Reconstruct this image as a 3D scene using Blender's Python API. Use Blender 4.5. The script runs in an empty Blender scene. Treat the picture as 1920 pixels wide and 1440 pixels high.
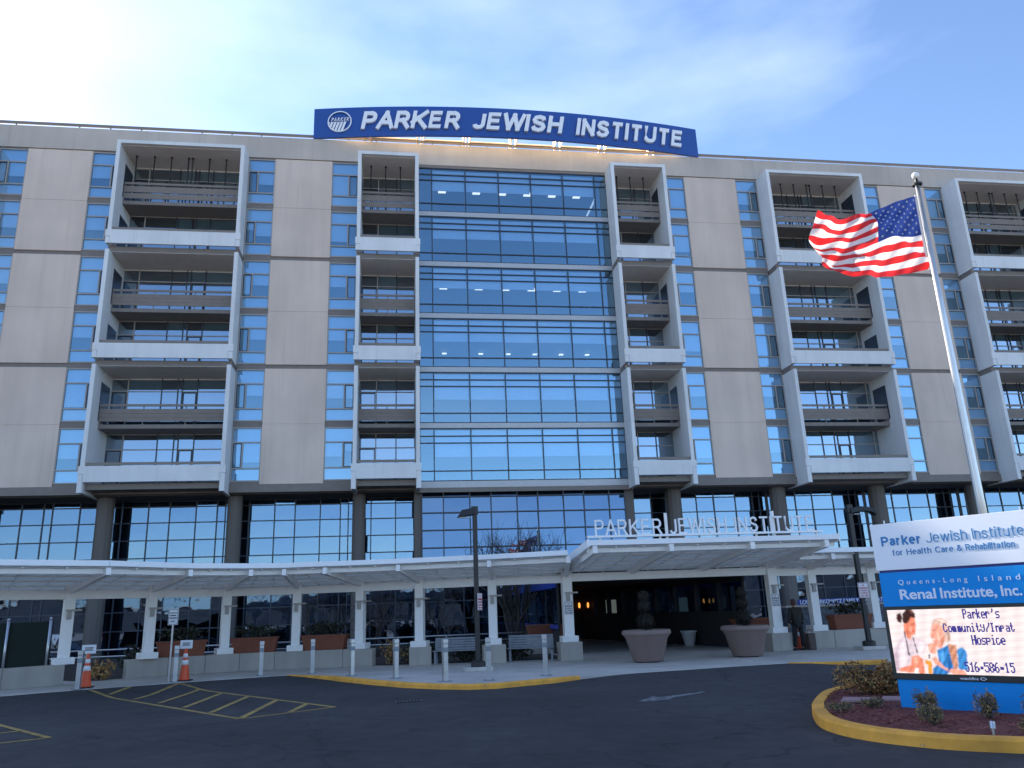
import bpy, math, random
from mathutils import Vector, Matrix
R = math.radians
random.seed(7)
S = bpy.context.scene
COL = S.collection

# ------------------------------------------------------------------ camera
F = 44.267                      # distance from the camera to the facade plane (m), +Y is into the picture
yaw, pit, rol = R(8.7345), R(15.969), R(-2.1887)
right0 = Vector((math.cos(yaw), -math.sin(yaw), 0))
fw0 = Vector((math.sin(yaw), math.cos(yaw), 0))
fwd = fw0 * math.cos(pit) + Vector((0, 0, math.sin(pit)))
up0 = Vector((0, 0, math.cos(pit))) - fw0 * math.sin(pit)
rt = right0 * math.cos(rol) + up0 * math.sin(rol)
up = up0 * math.cos(rol) - right0 * math.sin(rol)
cd = bpy.data.cameras.new('camera'); cam = bpy.data.objects.new('camera', cd); COL.objects.link(cam)
M = Matrix((rt, up, -fwd)).transposed().to_4x4(); M.translation = (0, 0, 1.7); cam.matrix_world = M
cd.sensor_width = 36; cd.lens = 36 * 1483.93 / 1920; cd.clip_start = .1; cd.clip_end = 9000
S.camera = cam

# ------------------------------------------------------------------ light
SUN_AZ, SUN_EL = R(-42), R(32.3)
w = bpy.data.worlds.new('World'); S.world = w; w.use_nodes = True
nt = w.node_tree; nt.nodes.clear()
out = nt.nodes.new('ShaderNodeOutputWorld'); bg = nt.nodes.new('ShaderNodeBackground')
sky = nt.nodes.new('ShaderNodeTexSky'); sky.sky_type = 'NISHITA'; sky.sun_disc = False
sky.sun_elevation = SUN_EL; sky.sun_rotation = SUN_AZ % (2 * math.pi)
sky.air_density = .8; sky.dust_density = .3; sky.ozone_density = 3.0
bg.inputs['Strength'].default_value = .15
tc = nt.nodes.new('ShaderNodeTexCoord'); mp = nt.nodes.new('ShaderNodeMapping'); mp.inputs['Scale'].default_value = (1.2, 1.0, 3.2)
no = nt.nodes.new('ShaderNodeTexNoise'); no.inputs['Scale'].default_value = 2.1; no.inputs['Detail'].default_value = 6; no.inputs['Roughness'].default_value = .52
cr = nt.nodes.new('ShaderNodeValToRGB'); cr.color_ramp.elements[0].position = .48; cr.color_ramp.elements[1].position = .78
cr.color_ramp.elements[1].color = (.24, .24, .24, 1)
mx = nt.nodes.new('ShaderNodeMix'); mx.data_type = 'RGBA'; mx.inputs['B'].default_value = (5.2, 5.8, 6.4, 1)
L = nt.links.new
L(tc.outputs['Generated'], mp.inputs[0]); L(mp.outputs[0], no.inputs['Vector']); L(no.outputs['Fac'], cr.inputs[0])
L(cr.outputs[0], mx.inputs['Factor']); L(sky.outputs[0], mx.inputs['A']); L(mx.outputs['Result'], bg.inputs['Color']); L(bg.outputs[0], out.inputs[0])
sd = bpy.data.lights.new('sun', 'SUN'); sd.energy = 5; sd.angle = R(.53); sd.color = (1, .91, .78)
so = bpy.data.objects.new('sun', sd); COL.objects.link(so)
sv = Vector((math.sin(SUN_AZ) * math.cos(SUN_EL), math.cos(SUN_AZ) * math.cos(SUN_EL), math.sin(SUN_EL)))
so.rotation_euler = (-sv).to_track_quat('-Z', 'Y').to_euler(); so.location = sv * 100
vs = S.view_settings; vs.view_transform = 'Standard'; vs.look = 'None'; vs.exposure = 1.2; vs.gamma = 1
S.cycles.max_bounces = 8; S.cycles.transparent_max_bounces = 12; S.cycles.glossy_bounces = 5; S.cycles.diffuse_bounces = 5
S.cycles.caustics_reflective = True; S.cycles.sample_clamp_indirect = 6; S.cycles.caustics_refractive = False

# ------------------------------------------------------------------ materials
def nodes(name):
    m = bpy.data.materials.new(name); m.use_nodes = True; t = m.node_tree
    return m, t, t.nodes['Principled BSDF'], t.nodes['Material Output']
def mat(name, col, rough=.6, metal=0, var=.12, scale=6, bump=0, bscale=60, spec=.5, streak=False, var2=0, s2=.6, rnd=0, stain=0, crack=0, worn=None):
    m, t, b, o = nodes(name)
    b.inputs['Roughness'].default_value = rough; b.inputs['Metallic'].default_value = metal
    b.inputs['Specular IOR Level'].default_value = spec
    tc = t.nodes.new('ShaderNodeTexCoord'); mp = t.nodes.new('ShaderNodeMapping'); t.links.new(tc.outputs['Object'], mp.inputs[0])
    if streak: mp.inputs['Scale'].default_value = (1, 1, .12)
    n = t.nodes.new('ShaderNodeTexNoise'); n.inputs['Scale'].default_value = scale; n.inputs['Detail'].default_value = 5
    t.links.new(mp.outputs[0], n.inputs['Vector'])
    r = t.nodes.new('ShaderNodeMapRange'); r.inputs['From Min'].default_value = .3; r.inputs['From Max'].default_value = .7
    r.inputs['To Min'].default_value = 1 - var; r.inputs['To Max'].default_value = 1 + var
    t.links.new(n.outputs['Fac'], r.inputs['Value'])
    fac = r.outputs['Result']
    if var2:
        n2 = t.nodes.new('ShaderNodeTexNoise'); n2.inputs['Scale'].default_value = s2; n2.inputs['Detail'].default_value = 3
        t.links.new(tc.outputs['Object'], n2.inputs['Vector'])
        r2 = t.nodes.new('ShaderNodeMapRange'); r2.inputs['From Min'].default_value = .35; r2.inputs['From Max'].default_value = .65
        r2.inputs['To Min'].default_value = 1 - var2; r2.inputs['To Max'].default_value = 1 + var2
        t.links.new(n2.outputs['Fac'], r2.inputs['Value'])
        mm = t.nodes.new('ShaderNodeMath'); mm.operation = 'MULTIPLY'; t.links.new(fac, mm.inputs[0]); t.links.new(r2.outputs['Result'], mm.inputs[1]); fac = mm.outputs[0]
    if rnd:                                        # each piece its own tone
        oi = t.nodes.new('ShaderNodeObjectInfo'); r3 = t.nodes.new('ShaderNodeMapRange'); r3.inputs['To Min'].default_value = 1 - rnd; r3.inputs['To Max'].default_value = 1 + rnd
        t.links.new(oi.outputs['Random'], r3.inputs['Value']); mm = t.nodes.new('ShaderNodeMath'); mm.operation = 'MULTIPLY'; t.links.new(fac, mm.inputs[0]); t.links.new(r3.outputs['Result'], mm.inputs[1]); fac = mm.outputs[0]
    if stain:                                      # thin rain streaks
        mp2 = t.nodes.new('ShaderNodeMapping'); mp2.inputs['Scale'].default_value = (3.2, 3.2, .10); t.links.new(tc.outputs['Object'], mp2.inputs[0])
        n3 = t.nodes.new('ShaderNodeTexNoise'); n3.inputs['Scale'].default_value = 1.6; n3.inputs['Detail'].default_value = 6; n3.inputs['Roughness'].default_value = .65; t.links.new(mp2.outputs[0], n3.inputs['Vector'])
        r4 = t.nodes.new('ShaderNodeMapRange'); r4.inputs['From Min'].default_value = .56; r4.inputs['From Max'].default_value = .74; r4.inputs['To Min'].default_value = 1; r4.inputs['To Max'].default_value = 1 - stain
        t.links.new(n3.outputs['Fac'], r4.inputs['Value']); mm = t.nodes.new('ShaderNodeMath'); mm.operation = 'MULTIPLY'; t.links.new(fac, mm.inputs[0]); t.links.new(r4.outputs['Result'], mm.inputs[1]); fac = mm.outputs[0]
    if crack:                                      # hairline cracks where a mask lets them show
        vn = t.nodes.new('ShaderNodeTexVoronoi'); vn.feature = 'DISTANCE_TO_EDGE'; vn.inputs['Scale'].default_value = .23
        ns = t.nodes.new('ShaderNodeTexNoise'); ns.inputs['Scale'].default_value = 1.4; ns.inputs['Detail'].default_value = 4; t.links.new(tc.outputs['Object'], ns.inputs['Vector'])
        va = t.nodes.new('ShaderNodeVectorMath'); va.operation = 'MULTIPLY_ADD'; va.inputs[1].default_value = (1.2, 1.2, 0); t.links.new(ns.outputs['Color'], va.inputs[0]); t.links.new(tc.outputs['Object'], va.inputs[2]); t.links.new(va.outputs[0], vn.inputs['Vector'])
        r5 = t.nodes.new('ShaderNodeMapRange'); r5.inputs['From Min'].default_value = 0; r5.inputs['From Max'].default_value = .006; r5.inputs['To Min'].default_value = 1 - crack; r5.inputs['To Max'].default_value = 1
        t.links.new(vn.outputs['Distance'], r5.inputs['Value']); mm = t.nodes.new('ShaderNodeMath'); mm.operation = 'MULTIPLY'; t.links.new(fac, mm.inputs[0]); t.links.new(r5.outputs['Result'], mm.inputs[1]); fac = mm.outputs[0]
        n6 = t.nodes.new('ShaderNodeTexNoise'); n6.inputs['Scale'].default_value = .55; n6.inputs['Detail'].default_value = 6; n6.inputs['Roughness'].default_value = .7; t.links.new(tc.outputs['Object'], n6.inputs['Vector'])
        r6 = t.nodes.new('ShaderNodeMapRange'); r6.inputs['From Min'].default_value = .60; r6.inputs['From Max'].default_value = .68; r6.inputs['To Min'].default_value = 1; r6.inputs['To Max'].default_value = .62
        t.links.new(n6.outputs['Fac'], r6.inputs['Value']); mm = t.nodes.new('ShaderNodeMath'); mm.operation = 'MULTIPLY'; t.links.new(fac, mm.inputs[0]); t.links.new(r6.outputs['Result'], mm.inputs[1]); fac = mm.outputs[0]
    v = t.nodes.new('ShaderNodeVectorMath'); v.operation = 'SCALE'; v.inputs[0].default_value = col; t.links.new(fac, v.inputs['Scale'])
    res_ = v.outputs[0]
    if worn:                                       # chipped paint showing what lies under it
        n7 = t.nodes.new('ShaderNodeTexNoise'); n7.inputs['Scale'].default_value = 7; n7.inputs['Detail'].default_value = 8; n7.inputs['Roughness'].default_value = .7; t.links.new(tc.outputs['Object'], n7.inputs['Vector'])
        r7 = t.nodes.new('ShaderNodeMapRange'); r7.inputs['From Min'].default_value = worn[0]; r7.inputs['From Max'].default_value = worn[0] + .05; t.links.new(n7.outputs['Fac'], r7.inputs['Value'])
        mxw = t.nodes.new('ShaderNodeMix'); mxw.data_type = 'RGBA'; t.links.new(r7.outputs['Result'], mxw.inputs['Factor']); t.links.new(res_, mxw.inputs['A']); mxw.inputs['B'].default_value = (*worn[1], 1); res_ = mxw.outputs['Result']
    t.links.new(res_, b.inputs['Base Color'])
    if bump:
        bn = t.nodes.new('ShaderNodeTexNoise'); bn.inputs['Scale'].default_value = bscale; bn.inputs['Detail'].default_value = 4
        t.links.new(tc.outputs['Object'], bn.inputs['Vector'])
        bp = t.nodes.new('ShaderNodeBump'); bp.inputs['Strength'].default_value = bump; bp.inputs['Distance'].default_value = .02
        t.links.new(bn.outputs['Fac'], bp.inputs['Height']); t.links.new(bp.outputs[0], b.inputs['Normal'])
    return m
def glass(name, refl, tint, base=.45, wavy=.0, wscale=.8, wdist=.02, power=3.0):
    m = bpy.data.materials.new(name); m.use_nodes = True; t = m.node_tree; t.nodes.clear()
    o = t.nodes.new('ShaderNodeOutputMaterial'); mix = t.nodes.new('ShaderNodeMixShader')
    g = t.nodes.new('ShaderNodeBsdfGlossy'); g.inputs['Roughness'].default_value = 0.0; g.inputs['Color'].default_value = (*refl, 1)
    tr = t.nodes.new('ShaderNodeBsdfTransparent'); tr.inputs['Color'].default_value = (*tint, 1)
    lw = t.nodes.new('ShaderNodeLayerWeight'); lw.inputs['Blend'].default_value = .3
    mr = t.nodes.new('ShaderNodeMapRange'); mr.inputs['To Min'].default_value = base; mr.inputs['To Max'].default_value = 1
    t.links.new(lw.outputs['Fresnel'], mr.inputs['Value']); t.links.new(mr.outputs['Result'], mix.inputs[0])
    t.links.new(tr.outputs[0], mix.inputs[1]); t.links.new(g.outputs[0], mix.inputs[2]); t.links.new(mix.outputs[0], o.inputs[0])
    if wavy:
        tc = t.nodes.new('ShaderNodeTexCoord'); n = t.nodes.new('ShaderNodeTexNoise'); n.inputs['Scale'].default_value = wscale; n.inputs['Detail'].default_value = 1.5
        t.links.new(tc.outputs['Object'], n.inputs['Vector'])
        bp = t.nodes.new('ShaderNodeBump'); bp.inputs['Strength'].default_value = wavy; bp.inputs['Distance'].default_value = wdist
        t.links.new(n.outputs['Fac'], bp.inputs['Height']); t.links.new(bp.outputs[0], g.inputs['Normal'])
    return m
def emit(name, col, s):
    m = bpy.data.materials.new(name); m.use_nodes = True; t = m.node_tree; t.nodes.clear()
    o = t.nodes.new('ShaderNodeOutputMaterial'); e = t.nodes.new('ShaderNodeEmission'); e.inputs[0].default_value = (*col, 1); e.inputs[1].default_value = s
    t.links.new(e.outputs[0], o.inputs[0]); return m
def cloth(name, col, tr=.45):
    m, t, b, o = nodes(name); b.inputs['Base Color'].default_value = (*col, 1); b.inputs['Roughness'].default_value = .55
    tl = t.nodes.new('ShaderNodeBsdfTranslucent'); tl.inputs[0].default_value = (*col, 1)
    mix = t.nodes.new('ShaderNodeMixShader'); mix.inputs[0].default_value = tr
    tc = t.nodes.new('ShaderNodeTexCoord'); n = t.nodes.new('ShaderNodeTexNoise'); n.inputs['Scale'].default_value = 9; n.inputs['Detail'].default_value = 3
    mp = t.nodes.new('ShaderNodeMapping'); mp.inputs['Scale'].default_value = (.5, .5, 1.6); mp.inputs['Rotation'].default_value = (0, .5, 0)
    t.links.new(tc.outputs['Object'], mp.inputs[0]); t.links.new(mp.outputs[0], n.inputs['Vector'])
    bp = t.nodes.new('ShaderNodeBump'); bp.inputs['Strength'].default_value = .5; bp.inputs['Distance'].default_value = .03
    t.links.new(n.outputs['Fac'], bp.inputs['Height']); t.links.new(bp.outputs[0], b.inputs['Normal']); t.links.new(bp.outputs[0], tl.inputs['Normal'])
    t.links.new(b.outputs[0], mix.inputs[1]); t.links.new(tl.outputs[0], mix.inputs[2]); t.links.new(mix.outputs[0], o.inputs[0]); return m

m_panel = mat('precast_panel', (.66, .53, .445), .85, var=.06, scale=1.2, bump=.15, bscale=90, streak=True, var2=.06, s2=.3, rnd=.03, stain=.13)
m_parapet = mat('parapet_concrete', (.50, .43, .37), .85, var=.06, scale=1.5, bump=.15, streak=True, var2=.08, s2=.25, stain=.14)
m_white = mat('balcony_concrete', (.70, .70, .70), .7, var=.04, scale=2, streak=True, var2=.05, s2=.5, rnd=.03, stain=.12)
m_side = mat('balcony_soffit_paint', (.66, .60, .56), .8, var=.05, scale=2)
m_brown = mat('bronze_paint', (.20, .17, .15), .6, var=.08, scale=3)
m_rail = mat('rail_paint', (.21, .175, .15), .6, var=.06, scale=3)
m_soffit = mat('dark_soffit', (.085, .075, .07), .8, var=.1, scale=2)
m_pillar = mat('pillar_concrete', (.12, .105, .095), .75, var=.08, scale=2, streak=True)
m_alum = mat('window_frame_paint', (.36, .33, .31), .5, var=.05)
m_bandm = mat('band_metal', (.44, .44, .45), .45, .3, var=.05)
m_mull = mat('dark_mullion', (.03, .04, .06), .4, var=.05)
m_blind = mat('window_blind', (.78, .80, .82), .9, var=.03)
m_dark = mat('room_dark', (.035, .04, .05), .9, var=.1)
m_room = mat('room_wall', (.20, .22, .22), .9, var=.1)
m_glass = glass('blue_window_glass', (.54, .82, 1.0), (.60, .78, .98), .31, .03, .5, .02)
m_glassd = glass('balcony_glass', (.66, .80, .95), (.28, .42, .45), .42, .04, .5, .02)
m_glasslo = glass('lobby_glass_lower', (.13, .20, .33), (.30, .38, .46), .45, .32, .8, .04)  # darker copy of the lobby glass; dim under-canopy reflections put into its colour
m_glassl = glass('lobby_glass', (.26, .39, .55), (.26, .32, .38), .50, .16, .75, .03)
m_wpaint = mat('white_steel_paint', (.85, .82, .79), .45, var=.03)
m_fascia = mat('white_fascia', (.86, .87, .9), .4, var=.02)
m_blue = mat('sign_blue', (.018, .075, .31), .4, var=.04, scale=1)
m_letter = mat('letter_white', (.82, .83, .86), .4, var=.02)
m_signback = mat('sign_back_metal', (.95, .78, .56), .42, .75, var=.03)
m_steel = mat('brushed_steel', (.46, .47, .49), .34, .9, var=.06)
m_polem = mat('flagpole_aluminium', (.60, .59, .58), .34, .8, var=.04)
m_pwhite = mat('pearl_white', (.82, .80, .76), .35, var=.02)
m_black = mat('black_paint', (.018, .017, .017), .45, var=.1)
m_asph = mat('asphalt', (.056, .052, .054), .9, var=.16, scale=3, bump=.6, bscale=220, var2=.2, s2=.22, spec=.3, crack=.5)
m_walk = mat('sidewalk_concrete', (.50, .455, .41), .85, var=.08, scale=4, bump=.3, bscale=120, var2=.10, s2=.7)
m_wall = mat('seat_wall_concrete', (.40, .36, .315), .85, var=.07, scale=3, bump=.2, bscale=90, streak=True, var2=.08, s2=.8)
m_yellow = mat('yellow_paint', (.80, .36, .045), .7, var=.12, scale=5, bump=.2, bscale=60, var2=.12, s2=1.5, worn=(.63, (.30, .25, .17)))
m_line = mat('worn_yellow_line', (.36, .23, .06), .8, var=.3, scale=14, var2=.2, s2=2, worn=(.58, (.05, .048, .05)))
m_wline = mat('worn_white_line', (.20, .20, .21), .85, var=.4, scale=9, worn=(.5, (.055, .055, .06)))
m_mulch = mat('red_mulch', (.17, .048, .04), .95, var=.45, scale=30, bump=1, bscale=90)
m_chip = mat('mulch_chip', (.22, .07, .06), .9, var=.4, scale=5)
m_terra = mat('terracotta', (.20, .062, .033), .8, var=.1, scale=4)
m_pot = mat('pot_resin', (.24, .17, .15), .75, var=.05, scale=3, streak=True)
m_soil = mat('soil', (.03, .022, .018), .95, var=.3, scale=20)
m_leaf = mat('evergreen_leaf', (.035, .05, .025), .7, var=.4, scale=8)
m_leafb = mat('russet_leaf', (.36, .17, .055), .7, var=.5, scale=14)
m_leafg = mat('grey_green_leaf', (.14, .125, .08), .75, var=.4, scale=14)
m_leafd = mat('dry_leaf', (.40, .25, .09), .7, var=.4, scale=14)
m_leafo = mat('dark_topiary_leaf', (.017, .013, .009), .8, var=.4, scale=14)
m_bark = mat('bark', (.055, .045, .04), .9, var=.3, scale=10)
m_paver = mat('pink_paver', (.36, .21, .21), .85, var=.08)
m_orange = mat('cone_orange', (.72, .085, .02), .5, var=.08)
m_refl = mat('reflective_white', (.78, .78, .78), .35, var=.03)
m_rubber = mat('rubber_black', (.015, .015, .015), .7, var=.1)
m_bench = mat('bench_grey', (.22, .24, .26), .6, var=.08)
m_sigw = mat('monument_white', (.80, .82, .88), .35, var=.01)
m_sigb = mat('monument_blue', (.003, .26, .70), .6, var=.02, spec=.25)
m_sigd = mat('monument_shadow_line', (.01, .03, .20), .5, var=.02)
m_txtb = mat('letter_blue', (.025, .21, .48), .5, var=.02)
m_txtw = mat('letter_pale', (.75, .80, .90), .5, var=.02)
m_sgn = mat('sign_white', (.72, .73, .76), .5, var=.03)
m_red = mat('sign_red', (.45, .03, .04), .5, var=.05)
m_ink = mat('sign_ink', (.02, .022, .03), .6, var=.05)
m_ceil = emit('ceiling_light_glow', (1, .88, .68), .8)
m_sconce = emit('wall_lamp_glow', (1, .30, .05), 1.1)
m_cloth = mat('jacket_cloth', (.022, .018, .015), .9, var=.2)
m_trous = mat('trouser_cloth', (.012, .012, .014), .9, var=.2)
m_skin = mat('skin', (.42, .25, .18), .55, var=.05)
m_hair = mat('hair', (.06, .022, .018), .7, var=.2)
m_bag = mat('brown_bag', (.09, .06, .05), .8, var=.1)
m_fence = mat('green_screen_mesh', (.006, .014, .010), .9, var=.2, scale=30)
m_stone = mat('flint_stone', (.10, .11, .13), .9, var=.5, scale=6, bump=.6, bscale=8)
m_passw = mat('passage_wall', (.03, .028, .03), .8, var=.15)
m_passr = mat('passage_trim_blue', (.02, .05, .30), .5, var=.05)
f_red, f_white, f_blue = cloth('flag_red', (.70, .025, .03)), cloth('flag_white', (.84, .82, .82)), cloth('flag_blue', (.014, .04, .23), .3)

def canopy_mat():
    m, t, b, o = nodes('canopy_panel')
    tc = t.nodes.new('ShaderNodeTexCoord'); wv = t.nodes.new('ShaderNodeTexWave'); wv.inputs['Scale'].default_value = .9; wv.inputs['Distortion'].default_value = .4
    wv.bands_direction = 'Y'
    r = t.nodes.new('ShaderNodeMapRange'); r.inputs['To Min'].default_value = .82; r.inputs['To Max'].default_value = 1.05
    t.links.new(tc.outputs['Object'], wv.inputs['Vector']); t.links.new(wv.outputs['Fac'], r.inputs['Value'])
    v = t.nodes.new('ShaderNodeVectorMath'); v.operation = 'SCALE'; v.inputs[0].default_value = (.76, .74, .69); t.links.new(r.outputs['Result'], v.inputs['Scale'])
    t.links.new(v.outputs[0], b.inputs['Base Color']); b.inputs['Roughness'].default_value = .5
    tl = t.nodes.new('ShaderNodeBsdfTranslucent'); t.links.new(v.outputs[0], tl.inputs[0]); mix = t.nodes.new('ShaderNodeMixShader'); mix.inputs[0].default_value = .72
    t.links.new(b.outputs[0], mix.inputs[1]); t.links.new(tl.outputs[0], mix.inputs[2]); t.links.new(mix.outputs[0], o.inputs[0]); return m
m_canopy = canopy_mat()

# ------------------------------------------------------------------ mesh helpers
class MB:
    def __init__(s): s.v = []; s.f = []; s.m = []
    def add(s, v, f, mi=0):
        k = len(s.v); s.v += [tuple(p) for p in v]; s.f += [tuple(i + k for i in q) for q in f]; s.m += [mi] * len(f); return s
    def box(s, x0, x1, y0, y1, z0, z1, mi=0):
        v = [(x, y, z) for z in (z0, z1) for y in (y0, y1) for x in (x0, x1)]
        return s.add(v, [(0, 2, 3, 1), (4, 5, 7, 6), (0, 1, 5, 4), (2, 6, 7, 3), (0, 4, 6, 2), (1, 3, 7, 5)], mi)
    def hexa(s, b, t, mi=0):                       # two quads of four points, bottom and top
        return s.add(list(b) + list(t), [(3, 2, 1, 0), (4, 5, 6, 7), (0, 1, 5, 4), (1, 2, 6, 5), (2, 3, 7, 6), (3, 0, 4, 7)], mi)
    def beam(s, p, q, wd, hg, mi=0):               # rectangular bar from p to q
        p, q = Vector(p), Vector(q); d = (q - p).normalized(); a = d.cross(Vector((0, 0, 1)))
        a = Vector((1, 0, 0)) if a.length < 1e-4 else a.normalized()
        b = a.cross(d).normalized(); a *= wd / 2; b *= hg / 2
        c = [-a - b, a - b, a + b, -a + b]
        return s.hexa([p + k for k in c], [q + k for k in c], mi)
    def tube(s, pts, rad, n=8, mi=0, cap=True):
        pts = [Vector(p) for p in pts]
        if not isinstance(rad, (list, tuple)): rad = [rad] * len(pts)
        vs_, fs = [], []; ref = Vector((.13, .37, 1)).normalized()
        for i, p in enumerate(pts):
            d = (pts[min(i + 1, len(pts) - 1)] - pts[max(i - 1, 0)]).normalized()
            a = d.cross(ref); a = (d.cross(Vector((1, 0, 0))) if a.length < .15 else a).normalized(); b = d.cross(a)
            for k in range(n): an = 2 * math.pi * k / n; vs_.append(p + (a * math.cos(an) + b * math.sin(an)) * rad[i])
        for i in range(len(pts) - 1):
            for k in range(n): fs.append((i * n + k, i * n + (k + 1) % n, (i + 1) * n + (k + 1) % n, (i + 1) * n + k))
        if cap: fs += [tuple(range(n))[::-1], tuple((len(pts) - 1) * n + k for k in range(n))]
        return s.add(vs_, fs, mi)
    def lathe(s, prof, n=24, c=(0, 0, 0), mi=0, sx=1, sy=1):
        vs_ = [(c[0] + r * math.cos(2 * math.pi * k / n) * sx, c[1] + r * math.sin(2 * math.pi * k / n) * sy, c[2] + z) for r, z in prof for k in range(n)]
        fs = [(i * n + k, i * n + (k + 1) % n, (i + 1) * n + (k + 1) % n, (i + 1) * n + k) for i in range(len(prof) - 1) for k in range(n)]
        if prof[0][0] > .001: fs.append(tuple(range(n))[::-1])
        if prof[-1][0] > .001: fs.append(tuple((len(prof) - 1) * n + k for k in range(n)))
        return s.add(vs_, fs, mi)
    def prism(s, poly, z0, z1, mi=0):
        n = len(poly); v = [(x, y, z0) for x, y in poly] + [(x, y, z1) for x, y in poly]
        return s.add(v, [tuple(range(n))[::-1], tuple(range(n, 2 * n))] + [(i, (i + 1) % n, n + (i + 1) % n, n + i) for i in range(n)], mi)
    def build(s, name, mats, parent=None, off=(0, 0, 0), smooth=False, bevel=0):
        me = bpy.data.meshes.new(name)
        me.from_pydata([(x - off[0], y - off[1], z - off[2]) for x, y, z in s.v], [], s.f)
        for m in (mats if isinstance(mats, (list, tuple)) else [mats]): me.materials.append(m)
        me.polygons.foreach_set('material_index', s.m)
        if smooth: me.polygons.foreach_set('use_smooth', [True] * len(me.polygons))
        me.update()
        o = bpy.data.objects.new(name, me); COL.objects.link(o)
        if parent: o.parent = parent
        if bevel:
            b = o.modifiers.new('bevel', 'BEVEL'); b.width = bevel; b.segments = 2; b.limit_method = 'ANGLE'
        return o
def tag(o, label, cat, group=None, kind=None):
    if label: o['label'] = label; o['category'] = cat
    if group: o['group'] = group
    if kind: o['kind'] = kind
    return o
def thing(name, label, cat, loc=(0, 0, 0), rz=0, group=None):
    o = bpy.data.objects.new(name, None); COL.objects.link(o); o.location = loc; o.rotation_euler = (0, 0, rz); o.empty_display_size = .2
    return tag(o, label, cat, group)
def dup(root, label, loc, rz=0, scale=None):
    def cp(o, par):
        c = o.copy(); COL.objects.link(c)
        if par: c.parent = par
        for ch in [q for q in ALL if q.parent == o]: cp(ch, c)
        return c
    ALL = list(COL.objects); r = cp(root, None); r.location = loc; r.rotation_euler = (0, 0, rz); r['label'] = label
    if scale: r.scale = scale
    return r
def struct(name, mb, m, **k): return tag(mb.build(name, m, **k), None, None, kind='structure')
_dg = bpy.context.evaluated_depsgraph_get
def glyphs(body, ext=.05, off=0, shear=0, space=1.0):
    c = bpy.data.curves.new('t', 'FONT'); c.body = body; c.size = 1; c.extrude = ext / 2; c.offset = off; c.shear = shear; c.space_character = space; c.resolution_u = 4
    o = bpy.data.objects.new('t', c); COL.objects.link(o); dg = _dg(); dg.update(); me = bpy.data.meshes.new_from_object(o.evaluated_get(dg))
    v = [tuple(p.co) for p in me.vertices]; f = [tuple(p.vertices) for p in me.polygons]
    COL.objects.unlink(o); bpy.data.objects.remove(o); bpy.data.curves.remove(c); bpy.data.meshes.remove(me)
    return v, f
def text(mb, body, fn, u0, u1, z0, z1, depth=.05, off=0, shear=0, space=1.0, mi=0, ref=None):
    """letters of body fitted to u0..u1 and z0..z1; fn(u, z, d) gives the world point, d is the height over the face"""
    v, f = glyphs(body, 1, off, shear, space)
    xs = [p[0] for p in v]; a, b = min(xs), max(xs)
    ys = [p[1] for p in (glyphs(ref, 1, off)[0] if ref else v)]; c, d = min(ys), max(ys)
    mb.add([fn(u0 + (p[0] - a) / (b - a) * (u1 - u0), z0 + (p[1] - c) / (d - c) * (z1 - z0), (p[2] + .5) * depth) for p in v], f, mi)
def _arc(cx, cy, rx, ry, a0, a1, n=14): return [(cx + rx * math.cos(R(a0 + (a1 - a0) * i / n)), cy + ry * math.sin(R(a0 + (a1 - a0) * i / n))) for i in range(n + 1)]
_SC = [(.56, .76), (.5, .93), (.3, 1), (.1, .93), (.03, .76), (.1, .6), (.3, .52), (.5, .44), (.58, .25), (.5, .07), (.3, 0), (.08, .07), (0, .26)]
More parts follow.
